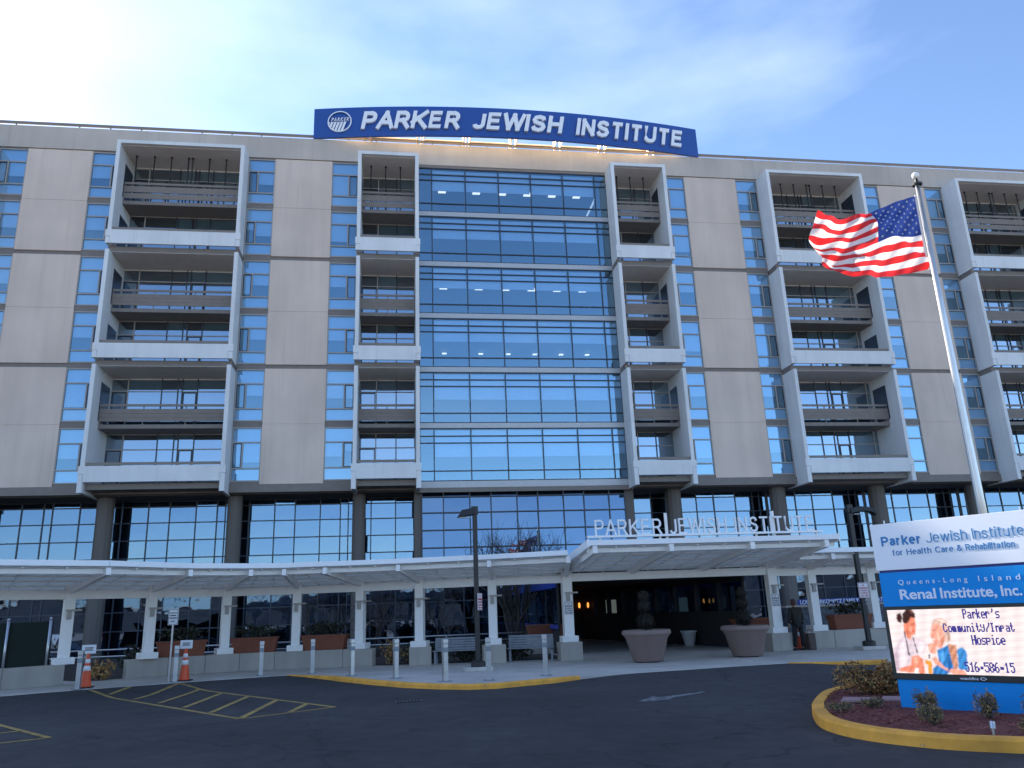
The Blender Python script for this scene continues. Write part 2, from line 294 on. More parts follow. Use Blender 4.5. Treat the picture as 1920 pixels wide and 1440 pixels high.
def _gl():
    bowl = [(0, 1), (.34, 1)] + _arc(.34, .725, .25, .275, 90, -90) + [(0, .45)]; stem = [(0, 0), (0, 1)]; arch = [(0, 0)] + [(0, .48)] + _arc(.21, .5, .21, .22, 180, 0) + [(.42, 0)]
    x = .72
    return {'P': [stem, bowl], 'R': [stem, bowl, [(.34, .45), (.62, 0)]], 'A': [[(0, 0), (.36, 1)], [(.38, 1), (.74, 0)], [(.13, .31), (.61, .31)]], 'K': [stem, [(.62, 1), (0, .36)], [(.22, .58), (.66, 0)]],
        'E': [[(.58, 1), (0, 1), (0, 0), (.6, 0)], [(0, .53), (.53, .53)]], 'J': [[(.44, 1), (.44, .26)] + _arc(.22, .24, .22, .24, 0, -170)], 'W': [[(0, 1), (.25, 0)], [(.25, 0), (.5, 1)], [(.5, 1), (.75, 0)], [(.75, 0), (1, 1)]], 'I': [stem], 'S': [_SC],
        'H': [stem, [(.62, 0), (.62, 1)], [(0, .53), (.62, .53)]], 'N': [stem, [(.6, 0), (.6, 1)], [(.02, .96), (.58, .04)]], 'T': [[(0, 1), (.64, 1)], [(.32, 1), (.32, 0)]], 'U': [[(0, 1), (0, .28)] + _arc(.29, .28, .29, .28, 180, 360) + [(.58, 1)]],
        'C': [_arc(.36, .5, .36, .5, 45, 315)], '&': [[(.72, 0), (.18, .72), (.2, .9), (.34, 1), (.47, .9), (.44, .74), (.1, .42), (.03, .22), (.14, .04), (.32, 0), (.54, .12), (.68, .42)]],
        'a': [[(.04, .54), (.12, .68), (.25, x), (.39, .66), (.43, .5), (.43, 0)], [(.43, .43), (.2, .38), (.04, .28), (.03, .12), (.14, 0), (.3, .03), (.43, .2)]], 'b': [stem, _arc(.23, .36, .23, .36, 0, 360, 20)],
        'e': [[(0, .38), (.46, .38)] + _arc(.23, .36, .23, .36, 4, 312, 18)], 'f': [[(.1, 0), (.1, .82), (.15, .96), (.3, 1)], [(-.04, .7), (.28, .7)]], 'h': [stem, arch[1:]], 'i': [[(0, 0), (0, x)], [(0, .9), (0, 1.0)]], 'k': [stem, [(.4, x), (0, .26)], [(.15, .43), (.44, 0)]],
        'l': [stem], 'n': [[(0, 0), (0, x)], arch[1:]], 'o': [_arc(.24, .36, .24, .36, 0, 360, 20)], 'r': [[(0, 0), (0, x)], [(0, .45), (.08, .64), (.26, .71)]], 's': [[(p[0] * .72, p[1] * x) for p in _SC]], 't': [[(.1, .92), (.1, .14), (.15, .03), (.28, 0)], [(-.04, .7), (.27, .7)]],
        'u': [[(0, x), (0, .22)] + _arc(.21, .22, .21, .22, 180, 360), [(.42, 0), (.42, x)]], 'w': [[(0, x), (.17, 0)], [(.17, 0), (.34, x)], [(.34, x), (.51, 0)], [(.51, 0), (.68, x)]]}
GL = _gl(); KN = {'W': .09, 'A': .06, 'J': .02, 'T': .02}
def ribbon2(pts, w_):
    n = len(pts); A, C = [], []; cl = math.dist(pts[0], pts[-1]) < 1e-4
    for i in range(n):
        a = pts[i - 1] if i else (pts[-2] if cl else None); c = pts[i + 1] if i < n - 1 else (pts[1] if cl else None); p = pts[i]
        ds = []
        for u, v in ((a, p), (p, c)):
            if u is not None and v is not None: l = math.dist(u, v) or 1e-6; ds.append(((v[0] - u[0]) / l, (v[1] - u[1]) / l))
        nx, ny = -sum(d[1] for d in ds), sum(d[0] for d in ds); l = math.hypot(nx, ny) or 1e-6; nx, ny = nx / l, ny / l
        k = 1 / max(.80, nx * -ds[0][1] + ny * ds[0][0]); A.append((p[0] + nx * w_ / 2 * k, p[1] + ny * w_ / 2 * k)); C.append((p[0] - nx * w_ / 2 * k, p[1] - ny * w_ / 2 * k))
    return A, C
def sans(word, fn, u0, u1, z0, z1, depth, wt, shear=0, gap=.17, sink=.0015, cap=1.0):
    """word in plain monoline letters fitted to u0..u1 with cap height z0..z1; returns one MB per letter"""
    x = 0; out_ = []; lo = hi = None
    for c in word:
        if c == ' ': x += .5; continue
        g = GL[c]; x0 = min(p[0] for s_ in g for p in s_); x1 = max(p[0] for s_ in g for p in s_); x -= KN.get(c, 0); out_.append((c, x + wt / 2 - x0)); x += (x1 - x0) + wt + gap - KN.get(c, 0)
    W_ = x - gap; k = (u1 - u0) / (W_ + shear); res = []; hz_ = z1 - z0
    for c, ox in out_:
        mb = MB()
        for q, s_ in enumerate(GL[c]):
            P_ = [(px_, wt / 2 + py * (1 - wt)) for px_, py in s_]
            if math.dist(P_[0], P_[-1]) > 1e-4 and not (c in 'SsCeaJ&' ):
                for e_, i_ in ((0, 1), (-1, -2)):
                    dx_, dy_ = P_[e_][0] - P_[i_][0], P_[e_][1] - P_[i_][1]; l_ = math.hypot(dx_, dy_)
                    if abs(dy_) / l_ > .5: k_ = wt / 2 / abs(dy_); P_[e_] = (P_[e_][0] + dx_ * k_, P_[e_][1] + dy_ * k_)
            A, C = ribbon2(P_, wt); n = len(A); m_ = lambda p, d: fn(u0 + (p[0] + ox + shear * p[1]) * k, z0 + p[1] * hz_, d)
            d1 = depth - q * sink; v = [m_(p, 0) for p in A] + [m_(p, 0) for p in C] + [m_(p, d1) for p in A] + [m_(p, d1) for p in C]
            f_ = []
            for i in range(n - 1): f_ += [(2 * n + i, 2 * n + i + 1, 3 * n + i + 1, 3 * n + i)[::-1], (i, i + 1, 2 * n + i + 1, 2 * n + i)[::-1], (n + i, 3 * n + i, 3 * n + i + 1, n + i + 1)[::-1]]
            f_ += [(0, 2 * n, 3 * n, n)[::-1], (n - 1, 2 * n - 1, 4 * n - 1, 3 * n - 1)[::-1]]; mb.add(v, f_)
        res.append(mb)
    return res
def leaf_cloud(mb, n, fn, size, mi=0, el=1.8):
    for _ in range(n):
        p = Vector(fn()); d = Vector((random.gauss(0, 1), random.gauss(0, 1), random.gauss(.4, 1))).normalized()
        a = d.cross(Vector((random.gauss(0, 1), random.gauss(0, 1), random.gauss(0, 1)))).normalized(); k = size * random.uniform(.6, 1.4)
        mb.add([p - d * k * el * .5, p + a * k * .5, p + d * k * el * .5, p - a * k * .5], [(0, 1, 2, 3)], mi)

# ------------------------------------------------------------------ ground
def sstep(t): t = max(0, min(1, t)); return t * t * (3 - 2 * t)
EDGE = [(-26, 14.7), (-10.48, 24.5), (-8.9, 25.35), (-6.5, 26.35), (-4.9, 26.95), (-3.35, 27.35), (-1.89, 25.9), (-.56, 23.45), (.29, 22.05), (1.11, 21.15), (1.82, 20.6), (2.48, 20.5), (3.5, 20.95), (4.78, 21.45), (6.4, 21.6), (8.8, 21.95), (11, 22.3), (12.2, 21.7), (13.6, 21.7), (17, 22.6), (40, 27)]
def segd(p, a, b):
    ax, ay = a; bx, by = b; dx, dy = bx - ax, by - ay; t = max(0, min(1, ((p[0] - ax) * dx + (p[1] - ay) * dy) / (dx * dx + dy * dy)))
    return math.hypot(p[0] - ax - t * dx, p[1] - ay - t * dy)
FL = [(EDGE[i], EDGE[i + 1]) for i in (0, 1, 2, 3, 4, 14, 15)]
def gz(x, y):
    d = min(segd((x, y), a, b) for a, b in FL); return -.12 + .112 * sstep(1 - d / 2.6)
g = MB()
xs = [-160, -110, -70, -45, -32] + [-26 + i * .75 for i in range(60)] + [22, 30, 45, 70, 110, 160]
ys = [-160, -110, -70, -40, -20, -8, 0, 4] + [7 + i * .75 for i in range(32)] + [33, 50]
g.v = [(x, y, gz(x, y)) for y in ys for x in xs]; n = len(xs)
g.f = [(j * n + i, j * n + i + 1, (j + 1) * n + i + 1, (j + 1) * n + i) for j in range(len(ys) - 1) for i in range(n - 1)]; g.m = [0] * len(g.f)
struct('road', g, m_asph, smooth=True)
m_ground = mat('far_ground', (.10, .10, .07), .95, var=.2, scale=.05)
struct('ground', MB().add([(-4000, -4000, -.45), (4000, -4000, -.45), (4000, 4000, -.45), (-4000, 4000, -.45)], [(0, 1, 2, 3)]), m_ground)
struct('bounce_lot', MB().add([(-160, -160, -.1), (160, -160, -.1), (160, 1.5, -.1), (-160, 1.5, -.1)], [(0, 1, 2, 3)]), mat('bounce_concrete', (.42, .37, .31), .9, var=.1, scale=.5))  # unseen pale ground added behind the camera to bounce sunlight onto the facade
struct('sidewalk', MB().prism(EDGE + [(40, 48), (-26, 48)], -.4, 0), m_walk, bevel=.012)
def ribbon(pts, wd, fz, up_=.004, step=.5):        # flat painted strip that follows the surface
    mb = MB(); P = []
    for (a, b) in zip(pts[:-1], pts[1:]):
        k = max(1, int(math.dist(a, b) / step)); P += [(a[0] + (b[0] - a[0]) * i / k, a[1] + (b[1] - a[1]) * i / k) for i in range(k)]
    P.append(pts[-1])
    for i in range(len(P) - 1):
        dx, dy = P[i + 1][0] - P[i][0], P[i + 1][1] - P[i][1]; l = math.hypot(dx, dy); nx, ny = -dy / l * wd / 2, dx / l * wd / 2
        q = [(P[i][0] + nx, P[i][1] + ny), (P[i][0] - nx, P[i][1] - ny), (P[i + 1][0] - nx, P[i + 1][1] - ny), (P[i + 1][0] + nx, P[i + 1][1] + ny)]
        mb.add([(x, y, fz(x, y) + up_) for x, y in q], [(0, 1, 2, 3)])
    return mb
def kerb(pts, name, m, hgt=.0, wd=.16, closed=False):
    mb = MB(); n = len(pts); o_, i_ = [], []
    for k in range(n):
        a = pts[(k - 1) % n] if closed or k else pts[0]; b = pts[(k + 1) % n] if closed or k < n - 1 else pts[-1]
        dx, dy = b[0] - a[0], b[1] - a[1]; l = math.hypot(dx, dy); nx, ny = -dy / l, dx / l; p = pts[k]
        o_.append((p[0] - nx * .035, p[1] - ny * .035)); i_.append((p[0] + nx * wd, p[1] + ny * wd))
    rows = [[(x, y, -.2) for x, y in o_], [(x + (u - x) * .05, y + (v - y) * .05, hgt - .03) for (x, y), (u, v) in zip(o_, i_)],
            [(x + (u - x) * .17, y + (v - y) * .17, hgt + .006) for (x, y), (u, v) in zip(o_, i_)], [(x, y, hgt + .006) for x, y in i_], [(x, y, -.2) for x, y in i_]]
    mb.v = [p for r in rows for p in r]; c = n if closed else n - 1
    mb.f = [(r * n + k, r * n + (k + 1) % n, (r + 1) * n + (k + 1) % n, (r + 1) * n + k) for r in range(4) for k in range(c)]; mb.m = [0] * len(mb.f)
    return struct(name, mb, m, smooth=False)
def curve(pts, k=5):                               # Catmull-Rom resample of an open list
    o_ = []
    for i in range(len(pts) - 1):
        p0, p1, p2, p3 = pts[max(i - 1, 0)], pts[i], pts[i + 1], pts[min(i + 2, len(pts) - 1)]
        for j in range(k):
            t = j / k; o_.append(tuple(.5 * (2 * p1[a] + (p2[a] - p0[a]) * t + (2 * p0[a] - 5 * p1[a] + 4 * p2[a] - p3[a]) * t * t + (3 * p1[a] - p0[a] - 3 * p2[a] + p3[a]) * t ** 3) for a in range(len(p1))))
    return o_ + [pts[-1]]
kerb(EDGE[5:14], 'kerb', m_yellow)
kerb(EDGE[16:19], 'kerb', m_yellow)
hA = [(-8.86, 26.0), (-6.59, 26.9), (-1.23, 18.29), (-2.95, 17.1)]
hA[0], hA[1] = (-8.45, 25.2), (-6.2, 26.0)
for a, b in [(hA[0], hA[3]), (hA[1], hA[2]), (hA[3], hA[2])]: struct('parking_line', ribbon([a, b], .11, gz), m_line)
for a, b in [((-7.6, 24.2), (-7.5, 25.65)), ((-6.53, 22.7), (-6.3, 26.1)), ((-5.56, 21.3), (-5.4, 24.8)), ((-4.65, 19.9), (-4.5, 23.4)), ((-3.78, 18.5), (-3.6, 21.95)), ((-2.94, 17.2), (-2.72, 20.6)), ((-2.1, 17.7), (-1.9, 19.3))]:
    struct('parking_line', ribbon([a, b], .13, gz, .007), m_line)
for a, b in [((-9.2, 20.2), (-5.88, 15.8)), ((-5.88, 15.8), (-8.2, 14.5)), ((-6.86, 17.1), (-8.4, 16.0))]: struct('parking_line', ribbon([a, b], .11, gz, .007), m_line)
struct('road_arrow', MB().add([(x, y, gz(x, y) + .004) for x, y in [(4.72, 16.2), (5.32, 17.0), (5.36, 16.75), (6.62, 17.42), (6.5, 17.2), (5.5, 16.5), (5.52, 16.32)]], [(0, 6, 5, 2, 1), (2, 5, 4, 3)]), m_wline)
dr = thing('drain_grate', 'dark iron drain grate set in the asphalt before the yellow kerb', 'drain', (.33, 18.65, gz(.33, 18.65)))
b = MB(); b.box(-.3, .3, -.22, .22, .002, .008); b.build('frame', m_black, dr)
b = MB(); [b.box(-.26 + i * .075, -.22 + i * .075, -.19, .19, .009, .014) for i in range(7)]; b.build('grating', m_rubber, dr)

# ------------------------------------------------------------------ building
bo = (7.5, F, 0)
B = thing('hospital_building', 'long six storey beige hospital block with stacked white balconies and a blue glass centre bay', 'building', bo)
def bp(mb, name, m, parent=None, **k): return mb.build(name, m, parent or B, off=bo, **k)
SL = [28.81, 22.195, 15.495, 8.795]                # block seams from the top
W0, W1 = -52, 60
b = MB(); b.box(W0, 1.2, F + 3.4, F + 24, 0, 30.2); b.box(13.6, W1, F + 3.4, F + 24, 0, 30.2); b.box(1.2, 13.6, F + 9, F + 24, 0, 30.2); bp(b, 'wall', m_room)
b = MB(); b.box(W0, W1, F - .06, F + .45, SL[0] + .02, 30.28); b.box(W0, W1, F + .45, F + 3.4, 29.3, 29.6)
bp(b, 'parapet', m_parapet)
b = MB(); b.box(W0, W1, F + .05, F + .13, 30.46, 30.63); x = W0; k = 0
while x < W1: b.box(x, x + .06, F + .06, F + .12, 30.28, 30.46); x += (1.75, 3.5, 1.75)[k % 3]; k += 1
bp(b, 'roof_railing', m_rail)
# floors that divide the storeys, bronze edges in the joints
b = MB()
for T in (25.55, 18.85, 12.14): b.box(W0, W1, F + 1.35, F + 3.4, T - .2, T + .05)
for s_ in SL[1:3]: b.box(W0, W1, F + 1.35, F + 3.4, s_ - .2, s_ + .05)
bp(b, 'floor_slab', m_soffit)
bays_wide, bays_narrow = [(-30.0, -22.9), (-15.97, -8.86), (23.85, 30.62), (37.45, 44.4)], [(-2.27, 1.36), (13.42, 17.03)]
bays = sorted(bays_wide + bays_narrow)
# overhang above the lobby floors: bronze fascia and soffit
b = MB(); b.box(W0, 1.36, F - .03, F + .3, 8.36, 8.80); b.box(13.5, W1, F - .03, F + .3, 8.36, 8.80); b.box(1.36, 13.5, F - .03, F + .25, 8.2, 8.62)
bp(b, 'fascia', m_brown)
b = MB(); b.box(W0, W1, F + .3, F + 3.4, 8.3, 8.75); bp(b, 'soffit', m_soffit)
for x0, x1 in [(-50.5, -30.02), (-21.3, -17.77), (-7.28, -3.9), (18.79, 22.34), (32.63, 36.13), (46.0, 58)]:
    for i in range(3):
        t_, u_ = SL[i] - (.02 if i == 0 else .13), SL[i + 1] + (.12 if i < 2 else .01)
        mid = (SL[i] + SL[i + 1]) / 2
        b = MB(); b.box(x0, x1, F, F + .3, mid + .008, t_); b.box(x0, x1, F, F + .3, u_, mid - .008); b.box(x0 + .01, x1 - .01, F + .03, F + .28, mid - .01, mid + .01)
        bp(b, 'wall_panel', m_panel)
        if i < 2: b = MB(); b.box(x0, x1, F + .09, F + .3, u_ - .24, u_); bp(b, 'joint_band', m_brown)
# strip windows
strips = [(-22.88, -21.3, 'L'), (-17.77, -16.0, 'R'), (-8.84, -7.28, 'L'), (-3.9, -2.29, 'R'), (17.05, 18.79, 'L'), (22.34, 23.83, 'R'), (30.64, 32.63, 'L'), (36.13, 37.43, 'R')]
TOPS = [28.76, 25.4, 22.02, 18.66, 15.33, 11.97]
def quad(mb, x0, x1, y, z0, z1, mi=0, jit=.004, tilt=0):
    j = [random.uniform(-jit, jit) for _ in range(3)]
    mb.add([(x0, y + j[0], z0), (x1, y + j[1], z0), (x1, y + j[1] + j[2] + tilt, z1), (x0, y + j[0] + j[2] + tilt, z1)], [(0, 1, 2, 3)], mi)
for x0, x1, side in strips:
    for i, T in enumerate(TOPS):
        bt = T - 3.02; t1, t2 = T - .85, T - 2.3; fr = .035
        nx = x0 + (x1 - x0) * .36 if side == 'L' else x1 - (x1 - x0) * .36
        b = MB()
        b.box(x0, x0 + fr * 1.6, F + .02, F + .14, bt, T); b.box(x1 - fr * 1.6, x1, F + .02, F + .14, bt, T)
        for z in (bt + fr, t2, t1, T - fr): b.box(x0 + fr * 1.6, x1 - fr * 1.6, F + .03, F + .13, z - fr, z + fr)
        b.box(nx - fr, nx + fr, F + .035, F + .125, t2 + fr, t1 - fr)
        nx0, nx1 = (x0 + fr * 1.6, nx - fr) if side == 'L' else (nx + fr, x1 - fr * 1.6)
        for q in ((nx0, nx0 + .05), (nx1 - .05, nx1)): b.box(q[0], q[1], F + .045, F + .12, t2 + fr, t1 - fr, 1)
        for q in ((t2 + fr, t2 + fr + .05), (t1 - fr - .05, t1 - fr)): b.box(nx0 + .05, nx1 - .05, F + .045, F + .12, q[0], q[1], 1)
        wn = bp(b, 'window', [m_alum, m_mull])
        b = MB()
        for a, c, d, e in [(x0, x1, bt, t2), (x0, nx, t2, t1), (nx, x1, t2, t1), (x0, x1, t1, T)]: quad(b, a + .02, c - .02, F + .085, d, e)
        bp(b, 'pane', m_glass, wn)
        b = MB(); dz = random.choice([.35, .45, .55, .6, .75, .9]) * (t1 - t2)
        wx = (nx, x1) if side == 'L' else (x0, nx)
        b.box(wx[0] + .03, wx[1] - .03, F + .2, F + .21, t1 - dz, t1)
        b.box(x0 + .03, x1 - .03, F + .2, F + .21, t1 + .02, T - .02)
        if random.random() < .5: b.box(nx0, nx1, F + .2, F + .21, t1 - random.choice([.5, .8, 1.2]), t1)
        bp(b, 'blind', m_blind, wn)
        b = MB(); b.box(x0 + .03, x1 - .03, F + .2, F + .21, bt + .02, t2 - .02); bp(b, 'sill_panel', m_blind, wn)
    b = MB()
    for T in TOPS:
        b.box(x0, x1, F + .06, F + .3, T - 3.36 + .002, T - 3.022)
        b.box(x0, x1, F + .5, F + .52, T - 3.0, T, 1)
    b.box(x0, x1, F + .06, F + .3, 28.762, 28.9)
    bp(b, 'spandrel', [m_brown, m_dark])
# balconies
def balcony(x0, x1, i):
    wide = x1 - x0 > 5; top, bot = SL[i], SL[i + 1]; Yf, Yb = F - 1.4, F + 1.27; fw = .21
    ft = 28.78 if i == 0 else top - .345; fb = bot if i < 2 else 8.25
    b = MB(); mid = bot + 3.2
    for xa, xb in ((x0, x0 + fw), (x1 - fw, x1)):
        b.box(xa, xb, Yf, Yb + .05, mid + .008, ft); b.box(xa, xb, Yf, Yb + .05, fb, mid - .008); b.box(xa + .012, xb - .012, Yf + .012, Yb, mid - .01, mid + .01)
    if i == 0: b.box(x0 + fw, x1 - fw, Yf, Yb + .05, 28.57, 28.78)
    b.box(x0 + fw, x1 - fw, Yb - .02, Yb + .05, ft - .33, ft - .236) if i == 0 else b.box(x0 + fw, x1 - fw, Yb + .0, Yb + .05, ft - .12, ft - .021)
    fr = bp(b, 'balcony', m_white)
    b = MB(); b.box(x0 + fw + .002, x1 - fw - .002, Yf + .25 if i == 0 else F - 1.04, Yb, ft - .235 if i == 0 else ft - .02, ft - .212 if i == 0 else ft); bp(b, 'ceiling', m_side, fr)
    b = MB(); b.box(x0 + fw, x1 - fw, Yf - .04, Yf + .08, bot, bot + .83)
    for sx, xe in ((1, x0), (-1, x1)):
        b.box(min(xe - sx * .07, xe + sx * fw), max(xe - sx * .07, xe + sx * fw), Yf - .04, Yf + .1, bot + .42, bot + .83)
        b.box(min(xe - sx * .05, xe + sx * .17), max(xe - sx * .05, xe + sx * .17), Yf - .025, Yf + .09, (bot if i < 2 else 8.25), bot + .40)
    bp(b, 'parapet_panel', m_white, fr)
    b = MB(); b.box(x0 + .02, x1 - .02, F - 1.05, Yb, bot - .34, bot - .04); bp(b, 'floor_slab', m_brown, fr)
    b = MB(); b.box(x0 + fw, x1 - fw, F - .2, Yb, bot + 3.08, bot + 3.30); bp(b, 'floor_slab', m_brown, fr)
    b = MB(); sl = bot + 3.30
    if i == 0: q = [(.15, .49), (.56, .95), (1.06, 1.20)]
    else: q = [(.17, .38), (.388, .60), (.608, .86), (1.0, 1.13)]
    for a, c in q: b.box(x0 + fw, x1 - fw, F - .24, F - .2, sl + a, sl + c)
    k = 3 if wide else 2
    for j in range(k + 1): xx = x0 + fw + .05 + (x1 - x0 - 2 * fw - .1) * j / k; b.box(xx - .025, xx + .025, F - .198, F - .15, sl - .2, sl + 1.1)
    bp(b, 'railing', m_rail, fr); b = MB()
    b.box(x0 + fw, x1 - fw, Yf + .1, Yf + .16, bot + .9, bot + 1.04); b.box(x0 + fw, x1 - fw, Yf + .11, Yf + .13, bot + .83, bot + .86)
    for j in range(k + 1): xx = x0 + fw + .05 + (x1 - x0 - 2 * fw - .1) * j / k; b.box(xx - .02, xx + .02, Yf + .1, Yf + .14, bot + .7, bot + .9)
    bp(b, 'handrail', m_rail, fr)
    fx = [0, .13, .40, .53, .565, .69, .955, 1] if wide else [0, .30, .66, 1]
    XS = [x0 + fw + (x1 - x0 - 2 * fw) * f for f in fx]
    m_ = MB(); g_ = MB()
    for z0, z1 in ((bot - .04, bot + 3.08), (bot + 3.30, ft)):
        tr_ = z0 + 2.25
        for j, xx in enumerate(XS[1:-1]): m_.box(xx - .03, xx + .03, Yb - .03, Yb + .05, z0, z1, 1 if j in (2, 3, 4, 1) else 0)
        for z in (z0 + .03, tr_, z1 - .02): m_.box(XS[0], XS[-1], Yb - .025, Yb + .045, z - .028, z + .028)
        for j in range(len(XS) - 1): quad(g_, XS[j], XS[j + 1], Yb + .01, z0, tr_, 0, .006); quad(g_, XS[j], XS[j + 1], Yb + .01, tr_, z1, 0, .006)
        for j in ((0, 4) if wide else (0,)):       # operable sashes with a dark frame
            a, c = XS[j] + .05, XS[j + 1] - .05
            for q0, q1 in ((a, a + .05), (c - .05, c)): m_.box(q0, q1, Yb - .05, Yb - .031, z0 + .06, tr_ - .03, 1)
            m_.box(a + .05, c - .05, Yb - .05, Yb - .031, tr_ - .09, tr_ - .03, 1)
        m_.box(x0, x1, Yb + .6, Yb + .62, z0, z1, 2)
        for j in range(1, len(XS) - 1):
            if random.random() < .55: m_.box(XS[j] + .03, XS[j + 1] - .03, Yb + .1, Yb + .11, tr_ - random.uniform(.3, 1.3), z1 - .05, 3)
    gl = bp(m_, 'glazed_wall', [m_alum, m_mull, m_room, m_blind], fr); bp(g_, 'pane', m_glassd, fr)
    if wide:
        for z0 in ((bot + 3.30,) if i == 2 else (bot - .04, bot + 3.30)):
            for xa, xb in ((x0 + fw, x0 + fw + .012), (x1 - fw - .012, x1 - fw)):
                b = MB(); b.box(xa, xb, F - .35, F + 1.0, z0 + .2, z0 + 2.35); bp(b, 'side_window', m_mull, fr)
    else:
        b = MB()
        z0 = bot + 3.30; b.box(x1 - fw - .012, x1 - fw, F - .2, F + 1.0, z0 + .2, z0 + 2.3) if x0 > 5 else b.box(x0 + fw, x0 + fw + .012, F - .2, F + 1.0, z0 + .2, z0 + 2.3)
        bp(b, 'side_window', m_mull, fr)
    if i == 0:
        for f in ([.05, .2, .345, .49, .525, .67, .815] if wide else [.14, .42, .7]):
            xx = x0 + fw + (x1 - x0 - 2 * fw) * (f + .025)
            b = MB(); b.tube([(xx, F - .08, sl), (xx, F - .08, 28.55)], .038, 8); b.tube([(xx, F - .08, 28.48), (xx, F - .08, 28.55)], .07, 8); bp(b, 'ceiling_pole', m_black, fr)
for x0, x1 in bays:
    for i in range(3): balcony(x0, x1, i)
# central curtain wall, one part per storey
CX = [1.38, 2.2, 4.31, 6.42, 8.49, 10.58, 12.67, 13.46]
for i in range(6):
    T = 28.65 - 3.357 * i; bt = T - 3.05
    b = MB()
    for xx in CX[1:-1]: b.box(xx - .03, xx + .03, F - .02, F + .1, bt, T)
    for z in (T - .03, T - .46, T - .86, T - 2.47, bt + .02): b.box(CX[0], CX[-1], F - .015, F + .095, z - .03, z + .03)
    b.box(CX[0] - .02, CX[0] + .05, F - .02, F + .1, bt, T); b.box(CX[-1] - .04, CX[-1] + .03, F - .02, F + .1, bt, T)
    cw = bp(b, 'curtain_wall', m_mull)
    b = MB()
    zz = [bt, T - 2.47, T - .86, T - .46, T]
    for j in range(7):
        for k in range(4): quad(b, CX[j] + .02, CX[j + 1] - .02, F + .04, zz[k], zz[k + 1], 0, .003)
    bp(b, 'pane', m_glass, cw)
    b = MB(); dz = [.62, .55, .5, .55, .75, .78][i]
    for j in range(1, 6): b.box(CX[j] + .06, CX[j + 1] - .06, F + .2, F + .21, T - .86 - dz * (1 + random.uniform(-.03, .03)), T - .1)
    if i > 2: b.box(CX[6] + .05, CX[7] - .05, F + .2, F + .21, T - 1.5, T - .1)
    bp(b, 'blind', m_blind, cw)
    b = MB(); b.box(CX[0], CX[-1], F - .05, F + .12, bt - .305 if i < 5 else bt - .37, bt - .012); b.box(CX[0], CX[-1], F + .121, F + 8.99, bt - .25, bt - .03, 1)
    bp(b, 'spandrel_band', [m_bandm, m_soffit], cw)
    if i in (0, 2, 3):
        dy_, zc_ = {0: (2.6, T - .14), 2: (3.0, T - .14), 3: (6.3, T - .14)}[i]
        for j, xx in enumerate([2.85, 5.0, 6.65, 8.25, 9.85, 11.45]):
            k_ = (F + dy_) / F; xx *= k_; b = MB(); hw_ = .15 if i == 3 else .25; b.box(xx - hw_, xx + hw_, F + dy_ - hw_, F + dy_ + hw_, zc_, zc_ + .02); bp(b, 'ceiling_light', m_ceil, cw)
b = MB(); b.box(CX[0] - .02, CX[-1] + .03, F - .03, F + .3, 28.652, 28.84); b.box(CX[0] - .02, CX[-1], F + .3, F + 8.99, 28.652, 28.8); bp(b, 'curtain_head', m_brown)
for q in ((CX[-1] + .03, 13.62, F - .2), (1.16, CX[0] - .02, F - .02)): b = MB(); b.box(*q, F + 3.3, 8.2, 28.65); bp(b, 'jamb', m_brown)
# lobby glazing of the two lower storeys
def lobby(x0, x1, y, step, z0=.1, top=8.3, tilt=0):
    b = MB(); g_ = MB(); X = [x0]; k = 0
    while X[-1] + step[k % len(step)] < x1 - .2: X.append(X[-1] + step[k % len(step)]); k += 1
    X.append(x1); Z = [z for z in (.1, .47, 1.4, 2.36, 3.3, 4.25, 5.18, 6.14, 7.1, 7.98, 8.3) if z >= z0]
    for xx in X: b.box(xx - .03, xx + .03, y - .05, y + .05, z0, top)
    for z in Z: b.box(x0, x1, y - .045, y + .045, z - .03, z + .03)
    for j in range(len(X) - 1):
        for k in range(len(Z) - 1): quad(g_, X[j], X[j + 1], y, Z[k], Z[k + 1], 1 if Z[k] < 4.2 else 0, .008, tilt)
    w_ = bp(b, 'lobby_glazing', m_mull); bp(g_, 'pane', [m_glassl, m_glasslo], w_)
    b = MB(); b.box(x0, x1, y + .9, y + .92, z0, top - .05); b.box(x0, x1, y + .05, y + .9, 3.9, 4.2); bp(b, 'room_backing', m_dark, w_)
Yl = F + 2.45
for x0, x1 in [(-52, -30), (-30, -15.6), (-15.4, -8.7), (-8.6, -1.9), (-1.8, 1.3), (13.6, 16.4), (16.5, 22.9), (23.0, 29.5), (29.6, 36.1), (36.2, 43), (43.1, 60)]: lobby(x0, x1, Yl, (.45, 1.4, 1.13, 1.4, 1.13))
lobby(1.5, 13.2, F + .3, (1.2, 1.49), 4.25, 8.2, .055)
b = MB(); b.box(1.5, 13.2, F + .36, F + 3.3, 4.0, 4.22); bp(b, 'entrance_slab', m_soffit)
lobby(1.4, 6.3, Yl, (1.4, 1.13), .1, 4.0); lobby(11.5, 13.6, Yl, (1.1,), .1, 4.0)
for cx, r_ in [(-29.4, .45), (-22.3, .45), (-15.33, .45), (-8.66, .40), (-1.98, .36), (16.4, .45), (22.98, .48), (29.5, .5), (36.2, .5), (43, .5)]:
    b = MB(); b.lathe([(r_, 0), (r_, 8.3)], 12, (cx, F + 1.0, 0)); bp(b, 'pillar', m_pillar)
for x0, x1 in ((1.08, 1.5), (13.2, 13.75)): b = MB(); b.box(x0, x1, F + .32, F + 2.3, 0, 8.3); bp(b, 'pillar', m_pillar)

